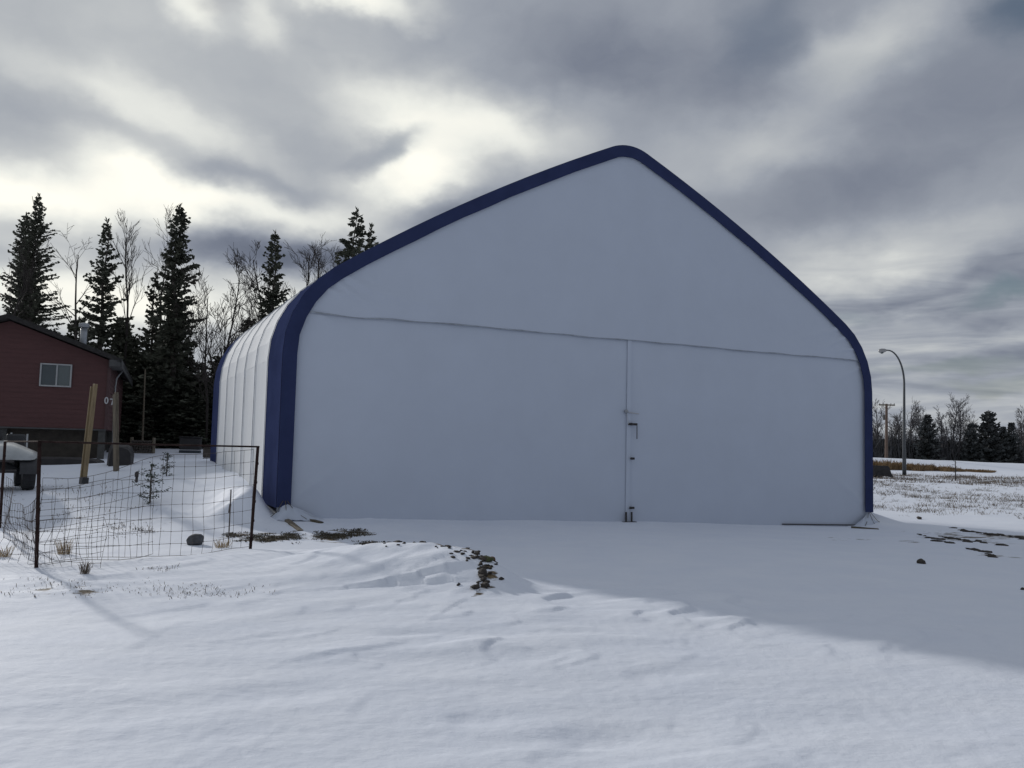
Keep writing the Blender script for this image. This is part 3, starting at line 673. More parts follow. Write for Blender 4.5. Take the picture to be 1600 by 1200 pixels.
# skirting, piers, clutter under the house
MB().box((-HW/2, .45, WB/2-.1), (HW-.2, .06, WB+.2)).box((-.4, HL/2, WB/2-.1), (.06, HL-1, WB+.2)).build('skirting', M['dark_skirt'], house)
for x_, y_ in ((-.12, .12), (-3.2, .2), (-6.2, .2), (-.12, 5.5)):
    MB().box((x_, y_, WB/2-.15), (.22, .22, WB+.25), bev=.01).build('pier', M['concrete'], house)
MB().tube([(.30, 3.4, WT-.1), (.10, 3.4, WT-.4), (.07, 3.4, 2.8), (.07, 3.4, 1.3), (.10, 3.4, .3)], .03, 8).build('downpipe', M['trim_white'], house)
# house number, white figures on the corner
def digit(ch_, x0, z0, h_, par, lean=.0):
    mb = MB(); w_ = h_*.55; tk = h_*.17
    if ch_ == '0':
        n = 22; V = []
        for j in range(n):
            a = 2*math.pi*j/n
            for (rx, rz) in ((w_/2, h_/2), (w_/2-tk, h_/2-tk)):
                for yy in (-.012, 0): V.append((x0+w_/2+rx*math.cos(a), yy, z0+h_/2+rz*math.sin(a)))
        F = []
        for j in range(n):
            a = j*4; b_ = ((j+1) % n)*4; F += [[a, b_, b_+2, a+2], [a, a+1, b_+1, b_], [a+2, b_+2, b_+3, a+3]]
        mb.add(V, F)
    else:
        mb.box((x0+w_/2, -.006, z0+h_-tk/2), (w_, .012, tk))
        P = [(x0+w_, z0+h_-tk), (x0+w_-tk*1.1, z0+h_-tk), (x0+w_*.35, z0), (x0+w_*.35+tk*1.1, z0)]
        mb.prism(P, -.012, 0)
    o = mb.build('number_figure', M['number_white'], par); o.location = (0, -.07, 0); return o
digit('0', -.09, 1.98, .25, house); digit('7', .09, 1.95, .23, house)
# lumber clutter below the eave
def bent_sheet(name, px, Y, w_, h_, dep, material, label, cat, rz=.3, seed=1, slump=.12, group=None):
    q = gat(px, Y); rg = random.Random(seed); mb = MB(); n = 12; m_ = 8; V = []
    for i in range(n+1):
        for j in range(m_+1):
            a = math.pi*i/n; rr2 = (abs(math.cos(a))**.55)*(1 if math.cos(a) > 0 else -1)
            x_ = -rr2*w_/2; z_ = h_*(math.sin(a)**.5 if math.sin(a) > 0 else 0); y_ = (j/m_-.5)*dep
            e = 1-.18*abs(j/m_-.5)*2
            V.append((x_*e+rg.uniform(-.02, .02), y_, z_*e*(1-slump*(x_/w_+.5))+rg.uniform(-.02, .02)))
    F = [[i*(m_+1)+j, i*(m_+1)+j+1, (i+1)*(m_+1)+j+1, (i+1)*(m_+1)+j] for i in range(n) for j in range(m_)]
    F += [[i*(m_+1) for i in range(n+1)], [i*(m_+1)+m_ for i in range(n+1)][::-1]]
    o = np_mesh(name, V, F, material); o.location = (q[0], q[1], q[2]-.05); o.rotation_euler = (0, 0, rz)
    return setp(o, label, cat, group)
bent_sheet('covered_heap', 188, 26, .72, .74, 1.1, M['tarp_dark'], 'rounded heap under a black tarp behind the second timber post', 'tarp heap', .4, 3)
bent_sheet('covered_heap', 100, 27.2, 2.4, .28, .8, M['tarp_dark'], 'long low dark heap at the foot of the red house wall', 'heap', .38, 5)
# pallets/bushes at the back of the yard
def crate(px, py_top, py_bot, wpx, Y, material, base_m, label, cat, name):
    q = gat(px, Y); sc_ = Y/FPX; w_ = wpx*sc_; h_ = (py_bot-py_top)*sc_
    r_ = empty(name, (q[0], q[1], q[2]-.05), .25, label, cat)
    MB().box((0, 0, h_*.62), (w_, w_*.8, h_*.72), bev=.03).build('body', material, r_)
    MB().box((0, 0, h_*.13), (w_*.98, w_*.78, h_*.20), bev=.01).build('base', base_m, r_)
    MB().box((0, 0, h_*1.01), (w_*1.06, w_*.86, h_*.06), bev=.01).build('lid', material, r_)
    return r_
crate(297, 679, 705, 31, 38, M['tarp_dark'], M['tarp_blue'], 'square black bin on a blue grey base in the snow before the forest', 'bin', 'storage_bin')
crate(326, 699, 719, 17, 29.5, M['brown_panel'], M['brown_panel'], 'small brown box half hidden behind the far left corner of the fabric building', 'box', 'storage_box')
q = gat(222, 36); stk_ = empty('wood_rack', (q[0], q[1], q[2]), .2, 'dark stack of firewood on a rack below the tall spruces', 'firewood')
mb = MB(); rg = random.Random(2)
for i in range(5):
    for j in range(8):
        mb.tube([(-.36+.1*j+rg.uniform(-.01, .01), -.2+rg.uniform(-.03, .03), .1+.095*i), (-.36+.1*j, .25, .1+.095*i)], .048, 7)
mb.build('firewood', M['bark'], stk_)
for x_ in (-.42, .44):
    MB().box((x_, 0, .32), (.05, .4, .66)).build('post', M['old_lumber'], stk_)
MB().box((0, 0, .03), (.9, .3, .04)).build('rail', M['old_lumber'], stk_)

# ------------------------------------------------------------------ timber posts leaning in the yard
def timber(px0, py0, px1, py1, Y, wpx, name, label, material, twin=False, foot=True):
    a = at(px0, py0, Y); c = at(px1, py1, Y+.1); w_ = wpx*Y/FPX
    a[2] = min(a[2], gz(a[0], a[1])-.02)
    dv = Vector(c-a); L = dv.length; rot = dv.normalized().to_track_quat('Z', 'Y').to_matrix()
    root = empty(name, tuple(a), 0, label, 'timber post', 'timber posts standing by the house')
    MB().box(tuple(rot @ Vector((0, 0, L/2))), (w_*.62, w_*.5, L), rot, bev=.006).build('timber', material, root)
    MB().box(tuple(rot @ Vector((w_*.46, .01, L/2-.03))), (w_*.28, w_*.8, L-.08), rot, bev=.005).build('batten', material, root)
    if foot: MB().box(tuple(rot @ Vector((.02, 0, .08))), (w_*1.15, w_*.95, .20), rot, bev=.01).build('foot_wrap', M['black_plastic'], root)
    return root
timber(131, 757, 149, 600, 21, 10.5, 'timber_post', 'tall pale timber post leaning right with a black foot before the red house', M['lumber'])
timber(183, 735, 182, 613, 24, 8.5, 'timber_post', 'weathered timber post standing upright beside the corner of the red house', M['old_lumber'], foot=False)
q = gat(213, 19.5); o = MB().tube([(0, 0, -.05), (.01, 0, .24)], .03, 7).tube([(0, 0, .12), (0, 0, .22)], .045, 8).build('marker_stub', M['dark_steel']); o.location = tuple(q); setp(o, 'short dark stub in the snow to the left of the larger spruce sapling', 'stub')
for i_, (px0, px1, Y_) in enumerate(((18, 15, 24), (43, 40, 24.5))):
    a = gat(px1, Y_); b1 = at(px0, 676+i_*2, Y_); o = MB().tube([(0, 0, -.1), (b1[0]-a[0], 0, b1[2]-a[2])], .022, 6).build('garden_stake', M['trim_white']); o.location = tuple(a)
    setp(o, ('thin white stake behind the buggy, left of the two' if i_ == 0 else 'thin white leaning stake behind the nose of the buggy'), 'stake')

# ------------------------------------------------------------------ off-road buggy at the left edge (nose toward the right)
bq = at(43, 765, 18.0); bz = gz(bq[0], bq[1])
bug = empty('utility_buggy', (bq[0]-.942, bq[1]-.66, bz), -R(56), 'pale utility buggy with black fenders and fat tyres at the left edge', 'buggy')
def wheel(x_, y_):
    w = MB().lathe([(.17, -.11), (.25, -.115), (.285, -.09), (.29, -.04), (.29, .04), (.285, .09), (.25, .115), (.17, .11)], (x_, y_, .285), 26, 'y')
    for k in range(22):
        a = 2*math.pi*k/22; rot = Matrix.Rotation(-a, 3, 'Y'); w.box((x_+.29*math.sin(a), y_+(.05 if k % 2 else -.05), .285+.29*math.cos(a)), (.04, .11, .025), rot)
    wo_ = w.build('wheel', M['rubber'], bug)
    MB().lathe([(.05, -.118), (.13, -.10), (.17, -.112), (.17, .112), (.05, .1)], (x_, y_, .285), 20, 'y').build('rim', M['grey_tin'], wo_)
for x_ in (-.02, -1.75):
    for y_ in (0, 1.15): wheel(x_, y_)
# hood: lofted shell falling toward the nose
def loft(secs, name, material, par, smooth=True):
    mb = MB(); n = len(secs[0]); V = [p for s_ in secs for p in s_]
    F = [[i*n+j, i*n+j+1, (i+1)*n+j+1, (i+1)*n+j] for i in range(len(secs)-1) for j in range(n-1)]
    F += [list(range(n))[::-1], [(len(secs)-1)*n+j for j in range(n)]]
    mb.add(V, F); return mb.build(name, material, par, smooth)
def sec(x_, zt, zb, yw, yo=.575):
    P = [(x_, yo-yw*.97, zb)]
    for k in range(13):
        f = -1+2*k/12; P.append((x_, yo+yw*f, zb+(zt-zb)*(1-.66*max(0, (abs(f)-.28)/.72)**1.25)))
    P.append((x_, yo+yw*.97, zb)); return P
loft([sec(-1.15, 1.0, .66, .78), sec(-.75, .985, .65, .78), sec(-.4, .95, .64, .77), (sec(-.1, .90, .63, .74)), sec(.14, .82, .62, .68), sec(.24, .72, .61, .58)], 'hood', M['pale_paint'], bug)
loft([sec(-1.2, .60, .30, .50), sec(-.2, .58, .32, .48), sec(.16, .54, .36, .40)], 'chassis', M['black_plastic'], bug)
for x_, rr0 in ((-.02, .37), (-1.75, .38)):
    for y_ in (0.02, 1.13):
        P = []; n = 12
        for k in range(n+1):
            a = math.pi*(.04+.92*k/n); P.append((x_-rr0*math.cos(a), .285+rr0*math.sin(a)*.98))
        P += [(x_+.30*math.cos(math.pi*(.04+.92*k/n)), .285+.33*math.sin(math.pi*(.04+.92*k/n))) for k in range(n+1)]
        MB().prism(P, y_-.17, y_+.17).build('fender', M['black_plastic'], bug)
MB().box((-.9, -.02, .30), (1.1, .10, .035), bev=.01).box((-.9, .2, .36), (1.1, .35, .05), bev=.01).build('running_board', M['black_plastic'], bug)
MB().tube([(.2, .25, .36), (.27, .25, .4), (.27, .9, .4), (.2, .9, .36)], .022, 8).tube([(.2, .3, .55), (.27, .3, .58), (.27, .85, .58), (.2, .85, .55)], .022, 8).build('bumper', M['dark_steel'], bug)
for y_ in (.16, .99): MB().lathe([(.03, -.02), (.06, 0), (.055, .03), (.02, .04)], (.15, y_, .66), 14, 'x').build('headlight', M['trim_white'], bug)
loft([sec(-2.3, .85, .5, .66), sec(-2.0, .9, .48, .68), sec(-1.6, .9, .5, .68)], 'cargo_box', M['pale_paint'], bug, False)
for y_ in (.15, 1.0): MB().box((-1.35, y_+.0, .68), (.45, .38, .12), bev=.03).box((-1.56, y_, .92), (.12, .38, .45), bev=.03).build('seat', M['black_plastic'], bug)
MB().tube([(-1.0, .575, .95), (-1.22, .575, 1.1)], .02, 7).lathe([(.15, -.015), (.17, 0), (.15, .015)], (-1.2, .575, 1.08), 16, 'x').build('steering_wheel', M['black_plastic'], bug)

# ------------------------------------------------------------------ wire fence
fence = empty('wire_fence', (-5.8, 10.6, 0), 0, 'sagging rusty wire mesh fence panel on thin steel posts with a top rail', 'fence')
FO = np.array([-5.8, 10.6, 0.])
def fpost(px0, py0, px1, py1, Y, r_, Yt=None):
    a = at(px0, py0, Y); a[2] = gz(a[0], a[1])-.05; c = at(px1, py1, Yt or Y)
    MB().tube([a-FO, c-FO], r_, 8).build('post', M['rust_steel'], fence)
    for k in range(5):
        t_ = .12+.18*k; p = a+(c-a)*t_; MB().box(tuple(p-FO+np.array([r_, -.012, 0])), (.018, .012, .035)).build('wire_clip', M['rust_steel'], fence)
    return a, c
A0, A1 = fpost(57, 885, 62, 690, 10.6, .023); B0, B1 = fpost(391, 858, 403, 698, 12.8, .023); C0, C1 = fpost(-1, 832, 8, 690, 14.6, .023)
MB().tube([A1-FO+[-.02, 0, 0], (A1+B1)/2-FO+[0, 0, -.004], B1-FO+[.02, 0, 0]], .013, 7).build('top_rail', M['rust_steel'], fence)
MB().tube([C1-FO, A1-FO], .012, 7).build('top_rail', M['rust_steel'], fence)
def net(P0, P1, zlo, zhi, cell, sag, jit, seed, name, rad=.0028, bulge=.0, topfun=None, missing=0.05, botfun=None):
    """mesh of wires between two foot points; zlo/zhi heights above z=0"""
    rg = random.Random(seed); L = np.linalg.norm((P1-P0)[:2]); nx = int(L/cell); nz = int((zhi-zlo)/cell); mb = MB()
    dr = (P1-P0)[:2]/L; nr = np.array([-dr[1], dr[0]])
    def pt(i, k):
        f = i/nx; g = k/nz; hi = topfun(f) if topfun else zhi; lo = botfun(f) if botfun else zlo
        z_ = lo+(hi-lo)*g
        s_ = sag*math.sin(f*math.pi)*(.4+g*.6)
        x_ = P0[:2]+(P1-P0)[:2]*f
        u1 = float(vn(f*L*1.3+seed, z_*1.7, seed)); u2 = float(vn(f*L*1.1, z_*1.5+9, seed+7)); u3 = float(vn(f*L*4, z_*4+9, seed+17))
        o_ = bulge*math.sin(g*math.pi)*(u1+.3)
        xy = x_+dr*(u1*jit*2.2+u3*jit*.6)+nr*(o_+u2*jit*2)
        return (xy[0]-FO[0], xy[1]-FO[1], z_-s_+u2*jit*2.0+u3*jit*.7)
    G = [[pt(i, k) for k in range(nz+1)] for i in range(nx+1)]
    for k in range(nz+1): mb.tube([G[i][k] for i in range(nx+1)], rad*(1.25 if k in (0, nz) else 1), 3, False)
    for i in range(nx+1): mb.tube([G[i][k] for k in range(nz+1)], rad, 3, False)
    for i in range(0, nx+1):
        for k in range(1, nz):
            if rg.random() < .8: mb.box(G[i][k], (.009, .008, .012))
    return mb.build(name, M['wire'], fence)
net(A0, B0, .10, 1.42, .152, .02, .019, 3, 'wire_mesh', topfun=lambda f: 1.08+.42*min(1, f*1.15)-.05*math.sin(f*9), botfun=lambda f: .05+.03*math.sin(f*7))
net(A0+np.array([-.05, .12, 0]), A0+(B0-A0)*.47+np.array([0, .15, 0]), .02, 1.0, .14, .05, .045, 8, 'loose_mesh', bulge=.12, topfun=lambda f: .92+.16*math.sin(f*2.4), botfun=lambda f: .0+.04*f)
net(C0+(A0-C0)*.12, A0, .05, .95, .15, .10, .05, 12, 'wire_mesh', topfun=lambda f: .95-.25*math.sin(f*3), botfun=lambda f: .03)
net(A0+np.array([-.75, .25, 0]), A0+np.array([.75, .1, 0]), .0, .62, .12, .04, .07, 15, 'loose_mesh', bulge=.2)
a = at(357, 848, 13.3); a[2] = gz(a[0], a[1])-.03; c = at(361, 765, 13.3)
o = MB().tube([(0, 0, 0), tuple(c-a)], .010, 6).tube([tuple((c-a)*.6+np.array([-.012, 0, 0])), tuple((c-a)*.75)], .016, 6).build('thin_stake', M['wire']); o.location = tuple(a); setp(o, 'thin metal stake in the snow behind the fence near its right post', 'stake')

# ------------------------------------------------------------------ rocks, clods
def stone(name, p, s, seed, material, label, cat, group=None, sink=.3, nsub=2, rough=.09, rz=None):
    rg = np.random.RandomState(seed)
    t_ = (1+5**.5)/2; V = np.array([(-1, t_, 0), (1, t_, 0), (-1, -t_, 0), (1, -t_, 0), (0, -1, t_), (0, 1, t_), (0, -1, -t_), (0, 1, -t_), (t_, 0, -1), (t_, 0, 1), (-t_, 0, -1), (-t_, 0, 1)], float); V /= np.linalg.norm(V[0])
    F = [(0, 11, 5), (0, 5, 1), (0, 1, 7), (0, 7, 10), (0, 10, 11), (1, 5, 9), (5, 11, 4), (11, 10, 2), (10, 7, 6), (7, 1, 8), (3, 9, 4), (3, 4, 2), (3, 2, 6), (3, 6, 8), (3, 8, 9), (4, 9, 5), (2, 4, 11), (6, 2, 10), (8, 6, 7), (9, 8, 1)]
    V = V.tolist()
    for _ in range(nsub):
        ed = {}; F2 = []
        def mid(a, b_):
            k = (min(a, b_), max(a, b_))
            if k not in ed:
                v_ = (np.array(V[a])+np.array(V[b_]))/2; V.append((v_/np.linalg.norm(v_)).tolist()); ed[k] = len(V)-1
            return ed[k]
        for a, b_, c_ in F: x1, y1, z1 = mid(a, b_), mid(b_, c_), mid(c_, a); F2 += [(a, x1, z1), (b_, y1, x1), (c_, z1, y1), (x1, y1, z1)]
        F = F2
    V = np.array(V)
    for _ in range(7):      # flat chops make it angular
        n = rg.randn(3); n /= np.linalg.norm(n); d = .50+.30*rg.rand(); k = V@n; V = V-np.outer(np.maximum(k-d, 0), n)
    V = V*(1+rough*fbm(V[:, 0]*2+seed, V[:, 1]*2+V[:, 2]*1.7, seed, 3))[:, None]*np.array(s)/2
    o = np_mesh(name, V, np.array(F), material, None, False); o.location = (p[0], p[1], p[2]+s[2]*(.5-sink)); o.rotation_euler = (0, 0, rg.rand()*6 if rz is None else rz)
    return setp(o, label, cat, group)
q = gat(307, 13.35); stone('rock', q, (.29, .24, .23), 8, M['rock'], 'dark grey boulder resting on the snow behind the fence mesh', 'rock', None, .30, 3).rotation_euler = (0, 0, .3)
rgc = random.Random(11); nclod = 0
def ridge_pt(s_):
    i = min(int(s_), len(RIDGE)-2); f = s_-i; a = RIDGE[i]; b_ = RIDGE[i+1]; return (a[0]+(b_[0]-a[0])*f, a[1]+(b_[1]-a[1])*f)
for k in range(95):
    s_ = rgc.choice([rgc.uniform(3.4, 6.2), rgc.uniform(3.2, 5.6), rgc.uniform(3.6, 6.6), rgc.uniform(1.7, 2.9)]); x_, y_ = ridge_pt(s_)
    i = min(int(s_), len(RIDGE)-2); tn = Vector((RIDGE[i+1][0]-RIDGE[i][0], RIDGE[i+1][1]-RIDGE[i][1])).normalized(); off = rgc.gauss(.02, .06 if rgc.random() < .75 else .16)
    x_ += -tn.y*off; y_ += tn.x*off; sz = min(.10, abs(rgc.gauss(0, .030))+.026) if s_ > 3.5 else min(.06, abs(rgc.gauss(0, .018))+.02)
    stone('dirt_clod', (x_, y_, gz(x_, y_)), (sz*rgc.uniform(1.2, 2.4), sz*rgc.uniform(.8, 1.2), sz*rgc.uniform(.6, .9)), 100+k, M['clod'], 'one of the black earth clods strewn along the crest of the snowy mound', 'clod', 'black clods on the mound', .42, 2, .45, math.atan2(tn.y, tn.x)+rgc.gauss(0, .5))
for (px, py, z_, s_, mt, lb) in ((766, 889, .15, .11, 'clod_red', 'rusty red clod at the right end of the mound'), (762, 909, .05, .12, 'clod_moss', 'mossy green clod below the red one on the mound'), (755, 920, .03, .13, 'clod', 'lowest black clod apart from the others at the foot of the mound'), (1441, 893, -.1, .13, 'clod', 'lone dark clod on the shaded snow to the right of the doors'), (1437, 806, -.18, .18, 'clod', 'small dark lump on the sunlit snow below the field weeds'), (1599, 931, -.08, .06, 'clod', 'tiny dark crumb at the right edge of the shaded snow'),
                            (431, 812, .15, .10, 'clod_moss', 'small mossy lump in the snow at the left foot of the building')):
    q = gp(px, py, z_); stone('dirt_clod', (q[0], q[1], gz(q[0], q[1])), (s_*1.15, s_, s_*.8), int(px), M[mt], lb, 'clod', None, .3, 2)

GR = 'dark lumps of the ploughed furrows right of the building'
rf_ = np.random.RandomState(4)
for (xa, ya, xb, yb, n) in ((1486, 823, 1532, 831, 16), (1540, 832, 1600, 841, 26), (1437, 834, 1472, 845, 12), (1466, 836, 1515, 846, 20), (1518, 844, 1543, 849, 9), (1554, 852, 1576, 857, 7), (1463, 847, 1486, 851, 10), (1540, 868, 1552, 880, 7), (1512, 863, 1530, 867, 5)):
    for k in range(n):
        f = rf_.rand(); px = xa+(xb-xa)*f; py = ya+(yb-ya)*f+rf_.randn()*1.0; q = gp(px, py, -.15); sz = .03+.065*rf_.rand()**2
        stone('furrow_clod', (q[0], q[1]+rf_.randn()*.05, gz(q[0], q[1])), (sz*2.9, sz*1.2, sz*.75), 300+k+int(xa), M['clod'], 'one of the dark flat lumps in the furrows right of the building', 'clod', GR, .40, 2, .45, -.75+rf_.randn()*.25)
for (px, py) in ((385, 838), (400, 843), (415, 846), (430, 839), (446, 845), (452, 836), (505, 834), (520, 842), (535, 835), (548, 840), (566, 838), (578, 848), (372, 838), (410, 836), (540, 846)):
    pass
# ------------------------------------------------------------------ grasses
def tuft_arr(n, h, spread, seed, lean=.5, w_=.004):
    rg = np.random.RandomState(seed); V = []; F = []
    for i in range(n):
        a = rg.rand()*6.283; r_ = spread*rg.rand()**.7; x0, y0 = r_*math.cos(a), r_*math.sin(a)
        hh = h*(.25+.8*rg.rand()); la = a+rg.randn()*.8; ln = lean*hh*(.2+1.0*rg.rand()); dx, dy = math.cos(la)*ln, math.sin(la)*ln
        px, py = -math.sin(la+rg.rand()*3)*w_, math.cos(la+rg.rand()*3)*w_; b_ = len(V)
        V += [(x0-px, y0-py, -.02), (x0+px, y0+py, -.02), (x0+dx*.4+px, y0+dy*.4+py, hh*.6), (x0+dx*.4-px, y0+dy*.4-py, hh*.6), (x0+dx, y0+dy, hh*(1-.3*lean))]
        F += [[b_, b_+1, b_+2, b_+3], [b_+3, b_+2, b_+4]]
    return V, F
def tuft(px, Y, n, h, sp, seed, material, label, lean=.5):
    q = gat(px, Y); V, F = tuft_arr(int(n*.8), h, sp*.6, seed, lean+.15, .0026); o = np_mesh('grass_tuft', V, F, material); o.location = tuple(q)
    return setp(o, label, 'grass tuft', 'dry grass tufts in the yard')
tuft(101, 12.0, 150, .30, .13, 1, M['dry_grass'], 'thick straw coloured grass tuft behind the left part of the fence mesh')
tuft(133, 10.15, 110, .22, .08, 2, M['grey_grass'], 'small brown grass tuft in front of the fence near its left post')
tuft(347, 13.0, 130, .2, .16, 3, M['dry_grass'], 'low straw grass tuft near the foot of the fence beside the boulder', 1.1)
tuft(8, 11.4, 80, .22, .12, 4, M['dry_grass'], 'pale grass tuft at the left edge of the picture behind the fence')
def scatter(name, pts, hfun, material, seed, nb, label, cat, w_=.004, lean=.8):
    rg = np.random.RandomState(seed); V = []; F = []
    for (x, y) in pts:
        z = gz(x, y) if len(pts) < 700 else None
        h, sp = hfun(x, y, rg); v_, f_ = tuft_arr(max(2, int(nb*(.5+rg.rand()))), h, sp, rg.randint(1e6), lean, w_)
        b_ = len(V); V += [(p[0]+x, p[1]+y, p[2]+z) for p in v_]; F += [[i+b_ for i in f] for f in f_]
    o = np_mesh(name, V, F, material); return setp(o, label, cat, None, 'stuff')
rs = np.random.RandomState(7); pts = []
for (px, py, sx, sy, n) in ((60, 918, 70, 12, 26), (130, 925, 40, 8, 12), (310, 925, 100, 10, 46), (215, 915, 60, 10, 14), (70, 870, 70, 12, 8), (250, 890, 40, 6, 12)):
    for _ in range(n):
        q = gp(px+rs.randn()*sx*.5, py+rs.randn()*sy*.5, 0); pts.append((q[0], q[1]))
scatter('grass_blades', pts, lambda x, y, r: (.02+.055*r.rand()**2, .12), M['pale_stubble'], 3, 6, 'thin grey grass blades poking through the snow in the yard before the fence', 'grass', .003, 1.2)
pts = []
for (px, py, sx, sy, n) in ((415, 842, 30, 4, 60), (455, 839, 16, 3, 30), (520, 838, 30, 4, 60), (555, 834, 18, 3, 30), (575, 846, 16, 2, 20), (366, 838, 16, 2, 20)):
    for _ in range(n):
        q = gp(px+rs.randn()*sx*.6, py+rs.randn()*sy*.6, .03); pts.append((q[0], q[1]))
scatter('turf', pts, lambda x, y, r: (.02+.035*r.rand(), .10), M['board'], 14, 22, 'flattened brown turf showing through the snow before the left foot of the building', 'turf', .006, 1.8)
pts = []
for (px, py, sx, sy, n) in ((120, 812, 110, 22, 70), (40, 800, 60, 25, 30), (200, 826, 50, 8, 34), (225, 829, 20, 4, 16)):
    for _ in range(n):
        q = gp(px+rs.randn()*sx*.5, py+rs.randn()*sy*.5, .08); pts.append((q[0], q[1]))
scatter('grass_blades', pts, lambda x, y, r: (.03+.07*r.rand()**2, .14), M['pale_stubble'], 4, 6, 'sparse grey grass stubble in the snow behind the fence mesh', 'grass', .004, 1.2)
# weeds over the right-hand field: loose clusters, many stems lying over
def weed_pts(n, px0, px1, Yf, seed):
    r_ = np.random.RandomState(seed); out = []
    while len(out) < n:
        px = r_.uniform(px0, px1); Y = Yf(r_); q = at(px, 745, Y)
        if float(vn(q[0]*.16+seed, Y*.07+3, 5)) < -.15 and r_.rand() < .8: continue
        for _ in range(int(1+r_.rand()**3*14)): out.append((q[0]+r_.randn()*.35, Y+r_.randn()*.9))
    return out[:n]
pts = weed_pts(690, 1350, 1680, lambda r: 76-44*r.rand()**1.35, 21)
scatter('field_weeds', pts, lambda x, y, r: (.10+.30*r.rand()**2.2, .10+.35*r.rand()), M['grey_grass'], 5, 11, 'grey brown weeds and stubble sticking out of the snowy field on the right', 'weeds', .006, 1.7)
pts = weed_pts(690, 1350, 1690, lambda r: 56+18*r.rand(), 22)
scatter('field_weeds', pts, lambda x, y, r: (.16+.4*r.rand()**2.5, .4), M['grey_grass'], 6, 12, 'dense band of dark weeds across the field near the street lamp', 'weeds', .010, 1.4)
pts = weed_pts(560, 1350, 1690, lambda r: 30+22*r.rand(), 23)
scatter('field_weeds', pts, lambda x, y, r: (.08+.22*r.rand()**2, .10+.22*r.rand()), M['grey_grass'], 8, 10, 'scattered low weeds on the near sunlit part of the snowy field', 'weeds', .005, 1.5)
# tall dry reeds before the road
pts = []
for _ in range(690):
    px = rs.uniform(1340, 1550); f = (px-1340)/210; q = at(px, 735, rs.uniform(97, 106-4*f)+2*math.sin(px*.13)); pts.append((q[0], q[1]))
scatter('reed_bed', pts, lambda x, y, r: (max(.25, (1.2-.95*min(1, max(0, (x-43)/11)))*(.45+.75*r.rand())*(1+.5*float(vn(x*.7, 3, 4)))), .5), M['reed'], 9, 24, 'strip of tall tan grass growing along the foot of the snowy road bank', 'tall grass', .03, .4)

# ------------------------------------------------------------------ trees
def unit(v): return v/np.maximum(np.linalg.norm(v, axis=-1, keepdims=True), 1e-9)
def spruce_arr(h, Rm, seed, dens=1.0, c0=.06, droop=.25, shape=.9, leader=1, blade=(.30, .075), gaps=.25, step=.11, whorl=.34):
    rg = np.random.RandomState(seed); Vq = []; bm_ = MB(); tk = MB()
    wb = .002*h; tk.tube([(rg.randn()*wb*i, rg.randn()*wb*i, h*i/7-.1*(i == 0)) for i in range(8)], [max(.015, .018*h*(1-i/7.2)) for i in range(8)], 7)
    z = h*c0; segs = []
    gapaz = rg.rand(8)*6.28; gapz = rg.rand(8)*h
    while z < h*.995:
        t_ = z/h; rad = Rm*(1-t_)**shape*(1-.35*math.exp(-((t_-c0)/.06)**2))*(.75+.3*math.sin(z*2.3+seed)*.5+.25*rg.rand())+.05
        nb = max(3, int((5.6-2*t_)*dens)); a0 = rg.rand()*6.28
        for k in range(nb):
            a = a0+6.283*k/nb+rg.randn()*.28; ln = rad*(.6+.55*rg.rand())
            for ga, gz_ in zip(gapaz, gapz):
                if abs(z-gz_) < .05*h and math.cos(a-ga) > .6: ln *= 1-gaps*1.6*rg.rand()
            segs.append((z+rg.randn()*.06, a, max(.08, ln), t_))
        z += whorl*(1.0-.55*t_)*(.8+.4*rg.rand())
    for z0, a, ln, t_ in segs:
        ns = max(2, int(ln/step)); s_ = (np.arange(ns)+.5)/ns
        upw = (-droop+(.25+droop)*t_**1.5*2.0)
        dirh = np.array([math.cos(a), math.sin(a), 0]); side = np.array([-math.sin(a), math.cos(a), 0])
        P = np.outer(s_*ln, dirh); P[:, 2] = z0+ln*(upw*s_+.30*s_**2.2*(1-t_)-.08*math.sin(3*a)*s_)
        if ln > .5: bm_.tube([(0, 0, z0), tuple(P[ns//2]), tuple(P[-1])], [.012+.012*ln, .008+.006*ln, .005], 3, False)
        for rep in range(3):
            sg = rg.choice([-1, 1], ns); w1 = (.55+.6*rg.rand(ns))*(1-.35*s_)
            base = P+rg.randn(ns, 3)*.025*np.array([1, 1, .6])
            d = dirh[None]*(.55+.5*rg.rand(ns))[:, None]+side[None]*(sg*(.35+.7*rg.rand(ns)))[:, None]+np.array([0, 0, 1.])[None]*((-.35+.55*t_)+.30*rg.randn(ns))[:, None]
            d = unit(d); L = blade[0]*w1*(.75+.25*min(1.4, ln)); tip = base+d*L[:, None]
            nrm = unit(np.cross(d, rg.randn(ns, 3))); wd = blade[1]*(.7+.6*rg.rand(ns))[:, None]; mid = base+d*L[:, None]*.45
            Vq.append(np.stack([base, mid+nrm*wd, tip, mid-nrm*wd], 1))
    # tip spike
    for k in range(30):
        z0 = h*(.96+.05*rg.rand()); b_ = np.array([0, 0, z0]); d = unit(np.array([rg.randn()*.5, rg.randn()*.5, 1.2])); n_ = unit(np.cross(d, rg.randn(3))); L = min(.25, blade[0]*.8)
        Vq.append(np.stack([b_, b_+d*L*.5+n_*L*.13, b_+d*L, b_+d*L*.5-n_*L*.13])[None])
    Q = np.concatenate(Vq, 0); nq = len(Q); F = np.arange(nq*4).reshape(nq, 4)
    return (tk.V, tk.F), (bm_.V, bm_.F), (Q.reshape(-1, 3), F)
def spruce(arrs, loc, rz, scale, label, group, needles='needles', name='spruce_tree'):
    root = empty(name, loc, rz, label, 'tree', group); root.scale = scale if hasattr(scale, '__len__') else (scale,)*3
    (tv, tf), (bv, bf), (qv, qf) = arrs
    trunk = np_mesh('trunk', tv, tf, M['bark'], root)
    np_mesh('limbs', bv, bf, M['bark'], root) if len(bf) else None
    np_mesh('crown', qv, qf, M[needles], root)
    return root
